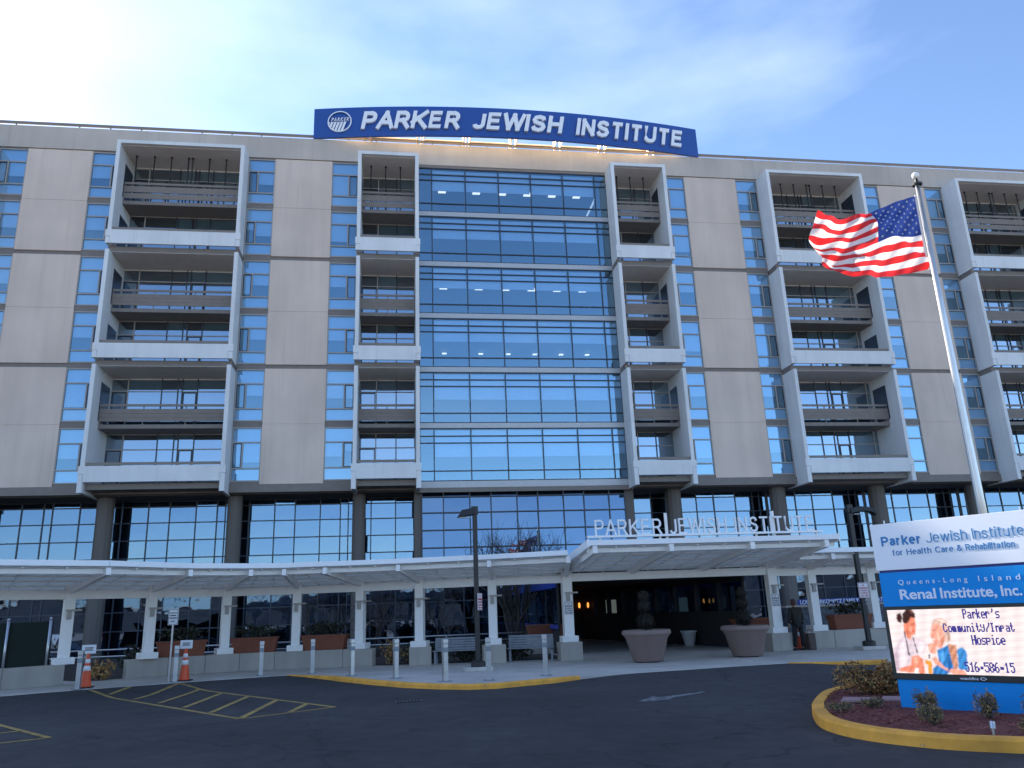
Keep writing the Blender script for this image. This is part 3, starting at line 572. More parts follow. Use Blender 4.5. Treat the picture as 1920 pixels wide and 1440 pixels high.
# ------------------------------------------------------------------ rooftop sign
rs = thing('rooftop_sign', 'long curved blue sign with raised white letters along the roof edge', 'sign', (7.4, F - 1.1, 30.3)); ro = tuple(rs.location)
def arc(x): return F - 1.23 + 1.12 * ((x - 7.42) / 12.5) ** 2
b = MB(); N = 40; X = [-5.08 + 25.02 * i / N for i in range(N + 1)]
b.v = [(x, arc(x) + d, z) for x in X for d, z in ((0, 30.3), (0, 32.39), (.16, 32.39), (.16, 30.3))]
for i in range(N): k = i * 4; b.f += [(k + j, k + (j + 1) % 4, k + 4 + (j + 1) % 4, k + 4 + j) for j in range(4)]; b.m += [0, 0, 1, 0]
b.f += [(3, 2, 1, 0), (N * 4, N * 4 + 1, N * 4 + 2, N * 4 + 3)]; b.m += [0, 0]
b.build('panel', [m_blue, m_signback], rs, off=ro)
fs = lambda u, z, d: (u, arc(u) - .02 - d, z)
for wd_, a_, c_ in (('PARKER', -2.18, 4.06), ('JEWISH', 4.70, 10.64), ('INSTITUTE', 11.34, 18.96)):
    for b in sans(wd_, fs, a_, c_, 30.73, 31.96, .16, .215, .2, .12, .004): b.build('letter', m_letter, rs, off=ro)
b = MB(); ec = (-3.49, 31.355)
n = 40; ring = [(ec[0] + r_ * math.cos(2 * math.pi * k / n), ec[1] + r_ * math.sin(2 * math.pi * k / n)) for r_ in (.74, .67) for k in range(n)]
b.add([fs(x, z, .08) for x, z in ring] + [fs(x, z, 0) for x, z in ring], [(k, (k + 1) % n, n + (k + 1) % n, n + k) for k in range(n)] + [(k, (k + 1) % n, 2 * n + (k + 1) % n, 2 * n + k) for k in range(n)])
for k in range(6):                                # slanted bars clipped by the ring
    pts = []
    xa = ec[0] - .72 + k * .2; zt = ec[1] - .03
    for e in (0, 1):
        for t in range(9):
            tt = t / 8 if e == 0 else 1 - t / 8
            z = zt - tt * .75; x = xa + e * .145 - (zt - z) * .33; dx, dz = x - ec[0], z - ec[1]; l = math.hypot(dx, dz)
            if l > .69: x, z = ec[0] + dx / l * .69, ec[1] + dz / l * .69
            pts.append((x, z))
    b.add([fs(x, z, .07) for x, z in pts], [tuple(range(len(pts)))[::-1]])
text(b, 'PARKER', fs, ec[0] - .52, ec[0] + .56, ec[1] + .02, ec[1] + .30, .05, .006, .25, 1.25)
b.build('emblem', m_letter, rs, off=ro)
for x in (-1.75, 1.54, 4.46, 7.46, 10.41, 13.4, 16.74):
    b = MB(); y = arc(x) + .18
    for dx in (-.2, .2): b.box(x + dx - .045, x + dx + .045, F + .14, F + .22, 29.6, 32.3); b.beam((x + dx, y, 31.9), (x + dx, F + .14, 31.9), .07, .07); b.beam((x + dx, y, 30.62), (x + dx, F + .14, 30.62), .07, .07)
    b.beam((x + .05, y + .02, 30.66), (x + .05, F + .14, 31.8), .06, .06)
    b.beam((x + .05, F + .2, 32.2), (x + .05, F + 2.2, 29.65), .07, .07)
    b.build('support_post', m_signback, rs, off=ro)
b = MB()
for x0, x1 in ((-1.5, 1.3), (1.8, 4.2), (4.7, 7.2), (7.7, 10.1), (10.7, 13.1), (13.7, 16.4)): b.beam((x0, F + .02, 30.66), (x1, F + .02, 30.66), .07, .08)
b.build('catwalk_rail', m_signback, rs, off=ro)

# ------------------------------------------------------------------ seat walls and canopy
def seatwall(name, label, pts, z1=.6, wd=.42, joints=()):
    t = thing(name, label, 'wall', (pts[0][0], pts[0][1], 0)); b = MB(); n = len(pts); A, Bk = [], []
    for k in range(n):
        a, c = pts[max(k - 1, 0)], pts[min(k + 1, n - 1)]; dx, dy = c[0] - a[0], c[1] - a[1]; l = math.hypot(dx, dy)
        A.append(pts[k]); Bk.append((pts[k][0] - dy / l * wd, pts[k][1] + dx / l * wd))
    for k in range(n - 1):
        d = ((A[k + 1][0] - A[k][0]), (A[k + 1][1] - A[k][1])); l = math.hypot(*d); e = (d[0] / l * .012, d[1] / l * .012)
        q = [(A[k][0] + e[0], A[k][1] + e[1]), (A[k + 1][0] - e[0], A[k + 1][1] - e[1]), (Bk[k + 1][0] - e[0], Bk[k + 1][1] - e[1]), (Bk[k][0] + e[0], Bk[k][1] + e[1])]
        b.hexa([(x, y, 0) for x, y in q], [(x, y, z1) for x, y in q])
    for k in range(1, n - 1):
        q = [A[k], Bk[k]]; dx, dy = A[k + 1][0] - A[k][0], A[k + 1][1] - A[k][1]; l = math.hypot(dx, dy); e = (dx / l * .012, dy / l * .012); i_ = .02
        c0 = (A[k][0] + (Bk[k][0] - A[k][0]) * .05, A[k][1] + (Bk[k][1] - A[k][1]) * .05); c1 = (A[k][0] + (Bk[k][0] - A[k][0]) * .95, A[k][1] + (Bk[k][1] - A[k][1]) * .95)
        b.hexa([(c0[0] - e[0], c0[1] - e[1], 0), (c0[0] + e[0], c0[1] + e[1], 0), (c1[0] + e[0], c1[1] + e[1], 0), (c1[0] - e[0], c1[1] - e[1], 0)],
               [(c0[0] - e[0], c0[1] - e[1], z1 - i_), (c0[0] + e[0], c0[1] + e[1], z1 - i_), (c1[0] + e[0], c1[1] + e[1], z1 - i_), (c1[0] - e[0], c1[1] - e[1], z1 - i_)])
    b.build('wall_block', m_wall, t, off=t.location, bevel=.012); return t
COLS = [(-12.2, 26.1), (-10.28, 28.0), (-8.2, 29.5), (-5.98, 30.75), (-3.5, 30.75), (-1.2, 30.2), (.9, 29.4), (3.4, 28.55), (5.95, 28.0)]
FRONT = [(-10.6, 22.5), (-7.97, 24.22), (-6.24, 26.25), (-4.59, 27.14), (-3.57, 27.39), (-2.24, 27.16), (.13, 26.87), (3.02, 26.0), (5.42, 24.99)]
seatwall('seat_wall', 'low grey concrete seat wall at the left edge, in front of the green screen', [(-18, 22.1), (-14.5, 24.4), (-11.41, 26.62), (-10.1, 27.75)])
seatwall('seat_wall', 'long curved grey concrete seat wall carrying three terracotta planters', [(-8.75, 29.2), (-7.6, 29.85), (-6.5, 30.35), (-5.4, 30.6), (-4.2, 30.6), (-2.9, 30.35), (-1.8, 30.1), (-.75, 29.8)])
for (x, y), lab in zip([(.9, 29.4), (3.4, 28.55), (5.95, 28.0), (13.42, 27.75)], ['square concrete pedestal between the planting gap and the left bench', 'square concrete pedestal between the two grey benches', 'square concrete pedestal at the left side of the dark entrance', 'square concrete pedestal under the column right of the big pots']):
    t = thing('pedestal', lab, 'pedestal', (x, y, 0)); b = MB(); b.box(-.38, .38, -.35, .35, 0, .6); b.build('block', m_wall, t, bevel=.012)
seatwall('seat_wall', 'grey concrete seat wall right of the person, behind the right lamp post', [(14.42, 27.6), (15.6, 27.8), (17.0, 28.0), (18.6, 28.3), (21, 28.6)])

def column(parent, x, y, off, z0=.6, zt=2.72, yawv=0, wd=.3):
    b = MB(); h = wd / 2; b.box(-h, h, -h, h, z0 + .2, zt + .25); c = b.build('column', m_wpaint, parent, bevel=.008)
    c.location = (x - off[0], y - off[1], 0); c.rotation_euler = (0, 0, yawv)
    b = MB(); b.box(-.28, .28, -.28, .28, z0, z0 + .2); b.build('base_block', m_wpaint, c, bevel=.008)
    b = MB(); b.box(-.1, .34, -h - .12, h + .03, 2.20, 2.25); b.box(-.06, .06, -h - .08, -h + .02, 1.95, 2.20); b.build('column_light', m_alum, c)
    return c
cw_ = thing('covered_walkway', 'curved white canopy walkway with a row of white columns left of the entrance', 'canopy', (-3.5, 30.75, 0)); co = tuple(cw_.location)
def canopy_roof(parent, off, rear, front, zr, zf, name='roof'):
    b = MB(); n = len(rear); th = .05
    for k in range(n - 1):
        q = [(*front[k], zf), (*front[k + 1], zf), (*rear[k + 1], zr), (*rear[k], zr)]
        b.hexa(q, [(x, y, z + th) for x, y, z in q])
    o = b.build(name, m_canopy, parent, off=off)
    b = MB()
    for k in range(n - 1): 
        a, c = Vector((*front[k], zf)), Vector((*front[k + 1], zf))
        nrm = Vector((c.y - a.y, a.x - c.x, 0)).normalized()
        q = [a + nrm * .06, c + nrm * .06, c - nrm * .02, a - nrm * .02]
        b.hexa([p + Vector((0, 0, .02)) for p in q], [p + Vector((0, 0, .175)) for p in q])
    b.build('fascia', m_fascia, parent, off=off)
    b = MB()
    for k in range(n - 1):
        a, c = Vector((*front[k], zf - .11)), Vector((*front[k + 1], zf - .11)); nrm = Vector((c.y - a.y, a.x - c.x, 0)).normalized()
        b.beam(a - nrm * .26, c - nrm * .26, .07, .13)
    b.build('eave_beam', m_wpaint, parent, off=off)
    b = MB()
    for f in (.3, .5, .7, .88):
        for k in range(n - 1):
            a = Vector((*front[k], zf)).lerp(Vector((*rear[k], zr)), f); c = Vector((*front[k + 1], zf)).lerp(Vector((*rear[k + 1], zr)), f)
            b.beam(a - Vector((0, 0, .03)), c - Vector((0, 0, .03)), .045, .05)
    for k in range(n - 1):
        for f in (.33, .67):
            a = Vector((*front[k], zf)).lerp(Vector((*front[k + 1], zf)), f); c = Vector((*rear[k], zr)).lerp(Vector((*rear[k + 1], zr)), f); b.beam(a - Vector((0, 0, .025)), c - Vector((0, 0, .025)), .03, .04)
    b.build('purlin', m_wpaint, parent, off=off)
    return o
def ext(a, b_, t): return (a[0] + (b_[0] - a[0]) * t, a[1] + (b_[1] - a[1]) * t)
rear = [ext(f, c, 1.25) for f, c in zip(FRONT, COLS)]; zr_, zf_ = 2.93, 3.3
canopy_roof(cw_, co, rear, FRONT, zr_ - .09, zf_)
for k, ((x, y), (fx_, fy_)) in enumerate(zip(COLS, FRONT)):
    if k < 8: column(cw_, x, y, co, yawv=math.atan2(fx_ - x, -(fy_ - y)))
    b = MB(); d = Vector((fx_ - x, fy_ - y, 0)).normalized() * .06; b.beam((x, y, 2.83), (fx_ + d.x, fy_ + d.y, zf_ - .12), .13, .2); b.build('rafter', m_wpaint, cw_, off=co)
for k in range(len(COLS) - 1):
    b = MB(); b.beam((*COLS[k], 2.70), (*COLS[k + 1], 2.70), .16, .26); b.build('beam', m_wpaint, cw_, off=co)
po = thing('entrance_portico', 'wide raised white canopy over the dark main entrance', 'canopy', (9.7, 28, 0)); pof = tuple(po.location)
pr, pf = [(5.75, 28.9), (8.3, 28.8), (10.9, 28.7), (13.65, 28.6)], [(5.75, 23.5), (8.3, 23.5), (10.9, 23.5), (13.75, 23.5)]
canopy_roof(po, pof, pr, pf, 2.95, 3.46)
for x, y in ((5.95, 28.0), (13.42, 27.75)): column(po, x, y, pof, wd=.34)
for x in (5.92, 8.3, 10.9, 13.35): b = MB(); b.beam((x, 28.3, 2.86), (x, 23.45, 3.36), .14, .22); b.build('rafter', m_wpaint, po, off=pof)
b = MB(); b.beam((5.95, 28.0, 2.74), (13.42, 27.75, 2.74), .18, .27); b.build('beam', m_wpaint, po, off=pof)
for x in (5.72, 13.78):
    b = MB(); b.hexa([(x - .03, 23.44, 3.43), (x + .03, 23.44, 3.43), (x + .03, 28.8, 2.93), (x - .03, 28.8, 2.93)], [(x - .03, 23.44, 3.66), (x + .03, 23.44, 3.66), (x + .03, 28.8, 3.16), (x - .03, 28.8, 3.16)])
    b.build('rake_board', m_fascia, po, off=pof)
ls = thing('letter_sign', 'tall thin white letters standing on a rail on the portico roof', 'sign', (9.7, 24.3, 3.6)); lo = tuple(ls.location)
for b in sans('PARKER JEWISH INSTITUTE', lambda u, z, d: (u, 24.3 - d, z), 6.16, 13.45, 3.835, 4.32, .07, .118, 0, .2, .002): b.build('letter', m_letter, ls, off=lo)
b = MB(); b.box(5.9, 13.68, 24.2, 24.36, 3.77, 3.835); b.build('rail', m_fascia, ls, off=lo)
for x in (6.3, 8.25, 11.45, 12.05, 13.5): b = MB(); b.box(x - .03, x + .03, 24.27, 24.33, 3.4, 3.77); b.build('post', m_wpaint, ls, off=lo)
for x in (8.5, 12.1): b = MB(); b.box(x - .045, x + .045, 24.331, 24.37, 3.6, 4.5); b.build('upright', m_wpaint, ls, off=lo)
cw2 = thing('covered_walkway', 'white canopy walkway right of the entrance, behind the right lamp post', 'canopy', (15, 28, 0)); c2 = tuple(cw2.location)
C2, F2 = [(13.6, 27.8), (15.05, 27.95), (17.6, 28.3), (20.6, 28.8)], [(13.75, 25.8), (14.9, 25.9), (17.5, 26.2), (20.4, 26.6)]
canopy_roof(cw2, c2, [ext(f, c, 1.3) for f, c in zip(F2, C2)], F2, 2.85, 3.2)
for k, ((x, y), (fx_, fy_)) in enumerate(zip(C2, F2)):
    if k: column(cw2, x, y, c2)
    if k: b = MB(); b.beam((x, y, 2.8), (fx_, fy_, 3.09), .13, .2); b.build('rafter', m_wpaint, cw2, off=c2)
    if k < 3: b = MB(); b.beam((x, y, 2.68), (*C2[k + 1], 2.68), .16, .26); b.build('beam', m_wpaint, cw2, off=c2)

# entrance passage behind the portico
ep = thing('entrance_passage', 'dark glazed entrance passage between the portico and the building', 'passage', (9.7, 37, 0)); eo = tuple(ep.location)
b = MB(); b.add([(6.3, 28.8, 2.72), (13.6, 28.8, 2.72), (13.6, 46.6, 2.72), (6.3, 46.6, 2.72)] + [(6.3, 28.8, 3.05), (13.6, 28.8, 3.05), (13.6, 46.6, 3.05), (6.3, 46.6, 3.05)], [(0, 1, 2, 3), (7, 6, 5, 4), (0, 4, 5, 1), (1, 5, 6, 2), (2, 6, 7, 3), (3, 7, 4, 0)])
b.build('roof', m_passw, ep, off=eo)
b = MB(); b.box(6.2, 6.28, 31.5, 46.6, .95, 1.1); b.box(6.2, 6.28, 31.5, 46.6, 2.5, 2.95); b.build('blue_trim', m_passr, ep, off=eo)
b = MB(); b.box(6.3, 6.36, 31.5, 46.6, 0, .95); [b.box(6.3, 6.38, 31.5 + i * 2.5, 31.6 + i * 2.5, .95, 2.72) for i in range(7)]; b.build('left_wall', m_passw, ep, off=eo)
b = MB(); b.add([(6.33, 31.5, .95), (6.33, 46.6, .95), (6.33, 46.6, 2.5), (6.33, 31.5, 2.5)], [(0, 1, 2, 3)]); b.build('left_glass', m_glassl, ep, off=eo)
def rw(t, s=0): return (13.35 - 2.6 * t - s, 30 + 16.5 * t)
b = MB()
for z0, z1 in ((0, 1.38), (2.48, 2.72)): b.hexa([(*rw(0), z0), (*rw(1), z0), (*rw(1, -.1), z0), (*rw(0, -.1), z0)], [(*rw(0), z1), (*rw(1), z1), (*rw(1, -.1), z1), (*rw(0, -.1), z1)])
for i in range(10): t = i / 9; b.beam((*rw(t, .02), 1.38), (*rw(t, .02), 2.48), .1, .1)
b.build('right_wall', m_passw, ep, off=eo)
b = MB(); b.add([(*rw(0, -.05), 1.38), (*rw(1, -.05), 1.38), (*rw(1, -.05), 2.48), (*rw(0, -.05), 2.48)], [(0, 1, 2, 3)]); b.build('right_glass', glass('passage_glass', (.7, .8, .95), (.55, .66, .74), .3), ep, off=eo)
b = MB(); b.box(6.3, 11.0, 46.4, 46.6, 0, 2.72); b.build('back_wall', m_passw, ep, off=eo)
b = MB(); b.box(8.6, 9.3, 46.36, 46.4, 1.0, 2.1); b.build('lit_window', emit('pale_interior', (.42, .45, .36), .12), ep, off=eo)
for x in (10.1, 10.55):
    t = thing('wall_lamp', 'left glowing orange wall lamp deep inside the entrance' if x < 10.3 else 'right glowing orange wall lamp deep inside the entrance', 'lamp', (x, 46.35, 1.85))
    b = MB(); b.lathe([(.02, -.15), (.055, -.08), (.055, .08), (.02, .15)], 10); b.build('lamp_shade', m_sconce, t); b = MB(); b.box(-.03, .03, .0, .05, -.22, -.15); b.build('bracket', m_black, t)

# ------------------------------------------------------------------ vegetation helpers
def tree(name, label, loc, hgt, spread, seed, trunks=1, depth=5, crown_from=.35, mat_=None, thick=1.0, group=None):
    rnd = random.Random(seed); t = thing(name, label, 'tree', loc, 0, group); T, C = MB(), MB()
    def grow(p, d, ln, r, lev, tgt):
        pts = [p]; rad = [r]; q = p.copy(); dd = d.copy(); n = 3
        for i in range(n):
            dd = (dd + Vector((rnd.gauss(0, .13), rnd.gauss(0, .13), rnd.gauss(.05, .08)))).normalized(); q = q + dd * ln / n; pts.append(q.copy()); rad.append(r * (1 - .4 * (i + 1) / n))
        tgt.tube(pts, rad, 6 if lev < 2 else (4 if lev < 4 else 3), cap=False)
        if lev >= depth: return
        for k in range(rnd.choice([2, 3, 3]) if lev else 4):
            az = rnd.uniform(0, 6.28); a = rnd.uniform(.35, .85) * spread
            s_ = dd.cross(Vector((math.cos(az), math.sin(az), .3))).normalized(); nd = (dd * math.cos(a) + s_ * math.sin(a)).normalized(); st = pts[rnd.choice([2, 3, 3])]
            grow(st, nd, ln * rnd.uniform(.62, .85), r * .56, lev + 1, C)
    for k in range(trunks):
        an = 6.28 * k / trunks + rnd.uniform(-.4, .4); d = Vector((math.cos(an) * .35, math.sin(an) * .35, 1)).normalized() if trunks > 1 else Vector((rnd.gauss(0, .05), rnd.gauss(0, .05), 1)).normalized()
        grow(Vector((math.cos(an) * .06 * (trunks > 1), math.sin(an) * .06 * (trunks > 1), 0)), d, hgt * crown_from, .022 * hgt * thick, 0, T)
    T.build('trunk', mat_ or m_bark, t, smooth=True); C.build('crown', mat_ or m_bark, t, smooth=True); return t
tree('bare_tree', 'tall bare multi-stemmed tree rising above the canopy left of the portico', (5.5, 37, 0), 5.6, .8, 3, 5, 5, .33, thick=.95)
tree('bare_tree', 'low bare tree behind the walkway, left of the left bench', (-.7, 36.5, 0), 3.6, 1.0, 11, 3, 5, .36, thick=.55)
tree('bare_tree', 'slender bare tree behind the left bench', (2.1, 36.0, 0), 3.6, 1.0, 5, 2, 5, .36, thick=.55)
tree('bare_tree', 'spreading bare tree behind the third terracotta planter', (-3.3, 36.0, 0), 3.8, 1.1, 8, 3, 5, .36, thick=.55)

def bushel(mb, c, r, n, size, mats, el=2.0, flat=.9):
    def fn():
        a, h_ = random.uniform(0, 6.283), random.random() ** .6; q = random.random() ** .4
        s_ = math.sqrt(max(0, 1 - (h_ * 2 - 1) ** 2 * .8)); lump = 1 + .22 * math.sin(a * 3 + c[0] * 5) + .12 * math.sin(a * 7 + h_ * 9)
        return (c[0] + math.cos(a) * r[0] * q * s_ * lump, c[1] + math.sin(a) * r[1] * q * s_ * lump, c[2] + r[2] * h_ * lump * (.75 + .25 * q))
    leaf_cloud(mb, n, fn, size, mats, el)
def shrub(name, label, loc, r, n, size, mats, twigs=14, cat='shrub', group=None, el=2.0):
    t = thing(name, label, cat, loc, 0, group); b = MB()
    for k in range(len(mats)): bushel(b, (0, 0, .02), r, n // len(mats), size, k, el)
    b.build('foliage', mats, t)
    b = MB()
    for _ in range(twigs):
        a = random.uniform(0, 6.28); q = random.uniform(.4, 1.0); b.tube([(0, 0, 0), (math.cos(a) * r[0] * q * .5, math.sin(a) * r[1] * q * .5, r[2] * .5), (math.cos(a) * r[0] * q, math.sin(a) * r[1] * q, r[2] * random.uniform(.75, 1.08))], [.012, .008, .004], 4)
    b.build('stem', m_bark, t); return t
# planters on the seat wall
pl = thing('planter', 'terracotta planter trough behind the parking sign post, leftmost on the long wall', 'planter', (-7.3, 30.25, .6), R(18), 'terracotta planter troughs')
b = MB(); b.hexa([(-.72, -.2, 0), (.72, -.2, 0), (.72, .2, 0), (-.72, .2, 0)], [(-.8, -.25, .48), (.8, -.25, .48), (.8, .25, .48), (-.8, .25, .48)]); b.hexa([(-.82, -.27, .45), (.82, -.27, .45), (.82, .27, .45), (-.82, .27, .45)], [(-.82, -.27, .52), (.82, -.27, .52), (.82, .27, .52), (-.82, .27, .52)])
b.build('trough', m_terra, pl, bevel=.01)
b = MB(); b.box(-.76, .76, -.21, .21, .521, .53); b.build('soil', m_soil, pl)
PL = [((-7.3, 30.25, .6), R(18), None), ((-4.95, 30.9, .6), 0, 'terracotta planter trough on the middle of the long seat wall'), ((-2.45, 30.55, .6), R(-14), 'terracotta planter trough on the right part of the long seat wall'), ((6.1, 33.0, .6), 0, 'reddish planter trough seen behind the right bench'), ((16.55, 28.3, .6), R(6), 'terracotta planter trough on the wall beside the right lamp post'), ((13.95, 31.0, .55), 0, 'reddish planter trough behind the person and the right portico column')]
for i, (l_, r_, lab) in enumerate(PL):
    if i: dup(pl, lab, l_, r_)
    if i in (0, 1, 2, 4):
        nm = ['leftmost planter on the long wall', 'middle planter of the long wall', 'right planter of the long wall', '', 'planter beside the right lamp post'][i]
        s_ = shrub('evergreen_plant', 'dark low evergreens growing in the ' + nm, (l_[0], l_[1], l_[2] + .52), (.75, .2, .38), 420, .06, [m_leaf, m_leafo], 10, 'plant'); s_.rotation_euler = (0, 0, r_)
b = MB(); b.box(5.2, 6.9, 32.7, 33.3, 0, .6); t = thing('planter_stand', 'low concrete plinth under the planter behind the right bench', 'plinth', (6, 33, 0)); b.build('block', m_wall, t, off=t.location)
b = MB(); b.box(13.1, 14.8, 30.7, 31.3, 0, .55); t = thing('planter_stand', 'low concrete plinth under the planter behind the person', 'plinth', (14, 31, 0)); b.build('block', m_wall, t, off=t.location)
shrub('shrub', 'dry yellowish shrub in the gap between the long wall and the bench', (-.1, 30.2, 0), (.35, .3, .72), 260, .05, [m_leafd, m_leafb])
shrub('shrub', 'small dark shrub in the same gap, right beside the pedestal', (.5, 30.4, 0), (.28, .3, .5), 200, .05, [m_leafd, m_leaf])
shrub('shrub', 'dry ornamental grass in the planting gap behind the left cone', (-9.55, 29.2, 0), (.4, .3, .5), 240, .05, [m_leafd, m_leafb], el=4)
shrub('shrub', 'low dark mounded shrub in the planting gap left of the long wall', (-8.75, 30.3, 0), (.55, .5, .85), 500, .07, [m_leafo, m_leaf])

struct('planting_bed', MB().add([(x, y, .012) for x, y in [(-26, 31.5), (-12.5, 31.5), (-10, 29.0), (-8.6, 30.0), (-6, 31.0), (-3.5, 31.0), (-.8, 30.2), (.6, 29.9), (3.2, 29.15), (6.1, 28.9), (6.1, 46), (-26, 46)]], [tuple(range(12))]), m_soil)
for i, (x, y, l_) in enumerate([(1.2, 30.4, 'dark low evergreen shrub behind the left end of the left bench'), (2.7, 30.1, 'dark low evergreen shrub behind the right end of the left bench'), (4.3, 29.8, 'dark low evergreen shrub behind the right bench')]):
    shrub('shrub', l_, (x, y, 0), (.75, .4, .62), 900, .05, [m_leafo, m_leaf], 12)
# screen fence at the left edge
fe = thing('screen_fence', 'fence covered in dark green mesh at the left edge with a silver post', 'fence', (-13, 30.5, 0)); fo = tuple(fe.location)
b = MB(); b.box(-19, -11.65, 30.5, 30.54, .1, 1.93); b.build('screen', m_fence, fe, off=fo)
for x in (-16.2, -13.05, -11.7):
    b = MB(); b.tube([(x, 30.44, 0), (x, 30.44, 2.02)], .05, 10); b.lathe([(.06, 2.0), (.05, 2.05), (.01, 2.08)], 10, (x, 30.44, 0)); b.build('post', m_steel, fe, off=fo, smooth=True)
hr = thing('handrail', 'long grey pipe handrail behind the seat wall and benches', 'handrail', (-3, 33.2, 0)); ho = tuple(hr.location)
b = MB(); [b.tube([(-13.5, 33.2, z), (6.0, 33.2, z)], .03, 8) for z in (.84, .6)]; b.build('rail', m_steel, hr, off=ho, smooth=True)
for i in range(11):
    b = MB(); b.tube([(-13.3 + i * 1.92, 33.2, 0), (-13.3 + i * 1.92, 33.2, .84)], .025, 8); b.build('post', m_steel, hr, off=ho)
# flint wall with lettering at the right
fwl = thing('flint_wall', 'low flint wall with white lettering along its top behind the right seat wall', 'wall', (18, 31.2, 0)); fwo = tuple(fwl.location)
b = MB(); b.box(15.6, 26, 31.2, 31.5, 0, 1.4); b.build('stonework', m_stone, fwl, off=fwo)
b = MB(); b.box(15.55, 26, 31.12, 31.55, 1.4, 1.48); b.build('coping', m_wall, fwl, off=fwo)
b = MB(); b.box(16.1, 21.7, 31.16, 31.2, 1.485, 1.70); b.build('name_board', m_passr, fwl, off=fwo)
b = MB(); text(b, 'LOUIS BERKOWITZ FAMILY FOUNDATION', lambda u, z, d: (u, 31.155 - d, z), 16.2, 20.2, 1.51, 1.67, .02, .01); b.build('lettering', m_txtw, fwl, off=fwo)

# ------------------------------------------------------------------ street furniture
bl = thing('bollard', 'steel bollard beside the left traffic cone, leftmost of the row', 'bollard', (-8.87, 25.45, 0), 0, 'steel bollards along the kerb')
b = MB(); b.box(-.064, .064, -.064, .064, 0, .93); b.build('body', m_steel, bl, bevel=.012)
b = MB(); b.box(-.067, .067, -.067, .067, .72, .84); b.build('light_band', m_bench, bl)
b = MB(); b.box(-.070, .070, -.070, .070, .93, 1.05); b.build('cap', m_steel, bl, bevel=.012)
b = MB(); b.box(-.14, .14, -.14, .14, .0, .02); b.build('base_plate', m_bench, bl)
for x, y, l_, rz in [(-6.56, 26.65, 'steel bollard beside the right traffic cone and the parking sign post', .3), (-4.22, 27.75, 'steel bollard in front of the middle planter of the long wall', .2), (-2.6, 27.6, 'steel bollard in front of the right planter of the long wall', .1), (-1.26, 25.68, 'steel bollard at the left end of the yellow kerb', .6), (.05, 23.76, 'steel bollard in front of the planting gap with the dry shrub', .5), (1.31, 21.83, 'steel bollard nearest the camera, in front of the left bench', .45), (2.41, 21.48, 'steel bollard just right of the black lamp post', -.1), (4.01, 22.07, 'steel bollard in front of the right bench, rightmost of the row', -.3)]: dup(bl, l_, (x, y, 0), rz)
cn = thing('traffic_cone', 'orange cone with a white notice board, left, scuffed with dark streaks', 'cone', (-8.86, 26.0, 0), .1, 'orange traffic cones on the sidewalk')
b = MB(); b.box(-.2, .2, -.2, .2, 0, .035); b.build('base', m_rubber, cn, bevel=.01)
b = MB(); b.lathe([(.165, .035), (.155, .06), (.075, .66), (.04, .93), (.035, .95)], 20); b.build('body', m_orange, cn, smooth=True)
for z0, z1 in ((.47, .61), (.68, .80)):
    b = MB(); rr = lambda z: .158 - (z - .06) * .1345; b.lathe([(rr(z0), z0), (rr(z1), z1)], 20); b.build('reflective_band', m_refl, cn, smooth=True)
bb = MB(); bb.box(-.19, .19, -.012, .012, .94, 1.19); brd = bb.build('notice_board', m_sgn, cn, bevel=.008)
bb = MB(); [bb.box(-.12 + .02 * (k % 2), .12 - .02 * (k % 2), -.016, -.0125, 1.10 - k * .035, 1.12 - k * .035) for k in range(3)]; bb.build('notice_text', m_ink, brd)
dup(cn, 'orange cone with a white notice board beside the parking sign post', (-6.36, 26.95, 0), -.15)
dup(cn, 'orange cone half hidden behind the legs of the person', (14.2, 27.78, 0), 0)

def signface(parent, w_, h_, lines, y=0, m_txt=m_ink, zc=0, rim=True):
    b = MB(); b.box(-w_ / 2, w_ / 2, y - .006, y + .006, zc - h_ / 2, zc + h_ / 2); f = b.build('sign_face', m_sgn, parent, bevel=.004)
    b = MB()
    if rim:
        e = .012; X, Z = w_ / 2 - .015, h_ / 2 - .015
        b.box(-X, X, y - .010, y - .0065, zc + Z - e, zc + Z); b.box(-X, X, y - .010, y - .0065, zc - Z, zc - Z + e); b.box(-X, -X + e, y - .010, y - .0065, zc - Z + e, zc + Z - e); b.box(X - e, X, y - .010, y - .0065, zc - Z + e, zc + Z - e)
    for s_, u0, u1, z0, z1, bold in lines: text(b, s_, lambda u, z, d: (u * w_, y - .0065 - d, zc + z * h_), u0, u1, z0, z1, .004, bold)
    b.build('sign_text', m_txt, f)
    return f
sp = thing('parking_sign', 'white parking only sign on a thin steel post by the right cone', 'sign', (-6.75, 26.72, 0), R(-8))
b = MB(); b.box(-.025, .025, 0, .04, 0, 2.1); b.build('post', m_steel, sp)
f = signface(sp, .31, .48, [('PARKING', -.38, .38, .2, .28, .02), ('PARKING', -.38, .38, -.13, -.02, .03), ('ONLY', -.25, .25, -.34, -.22, .02)], -.01, m_ink, 1.9)
b = MB(); b.box(-.09, .09, -.022, -.0175, 1.925, 1.955); b.build('symbol', m_ink, f)
NP = [('NO', -.12, .12, .27, .37, .03), ('PARKING', -.38, .38, .08, .2, .03), ('STANDING', -.36, .36, -.08, .02, .02), ('STOPPING', -.36, .36, -.24, -.14, .02), ('ANY TIME', -.36, .36, -.4, -.3, .02)]
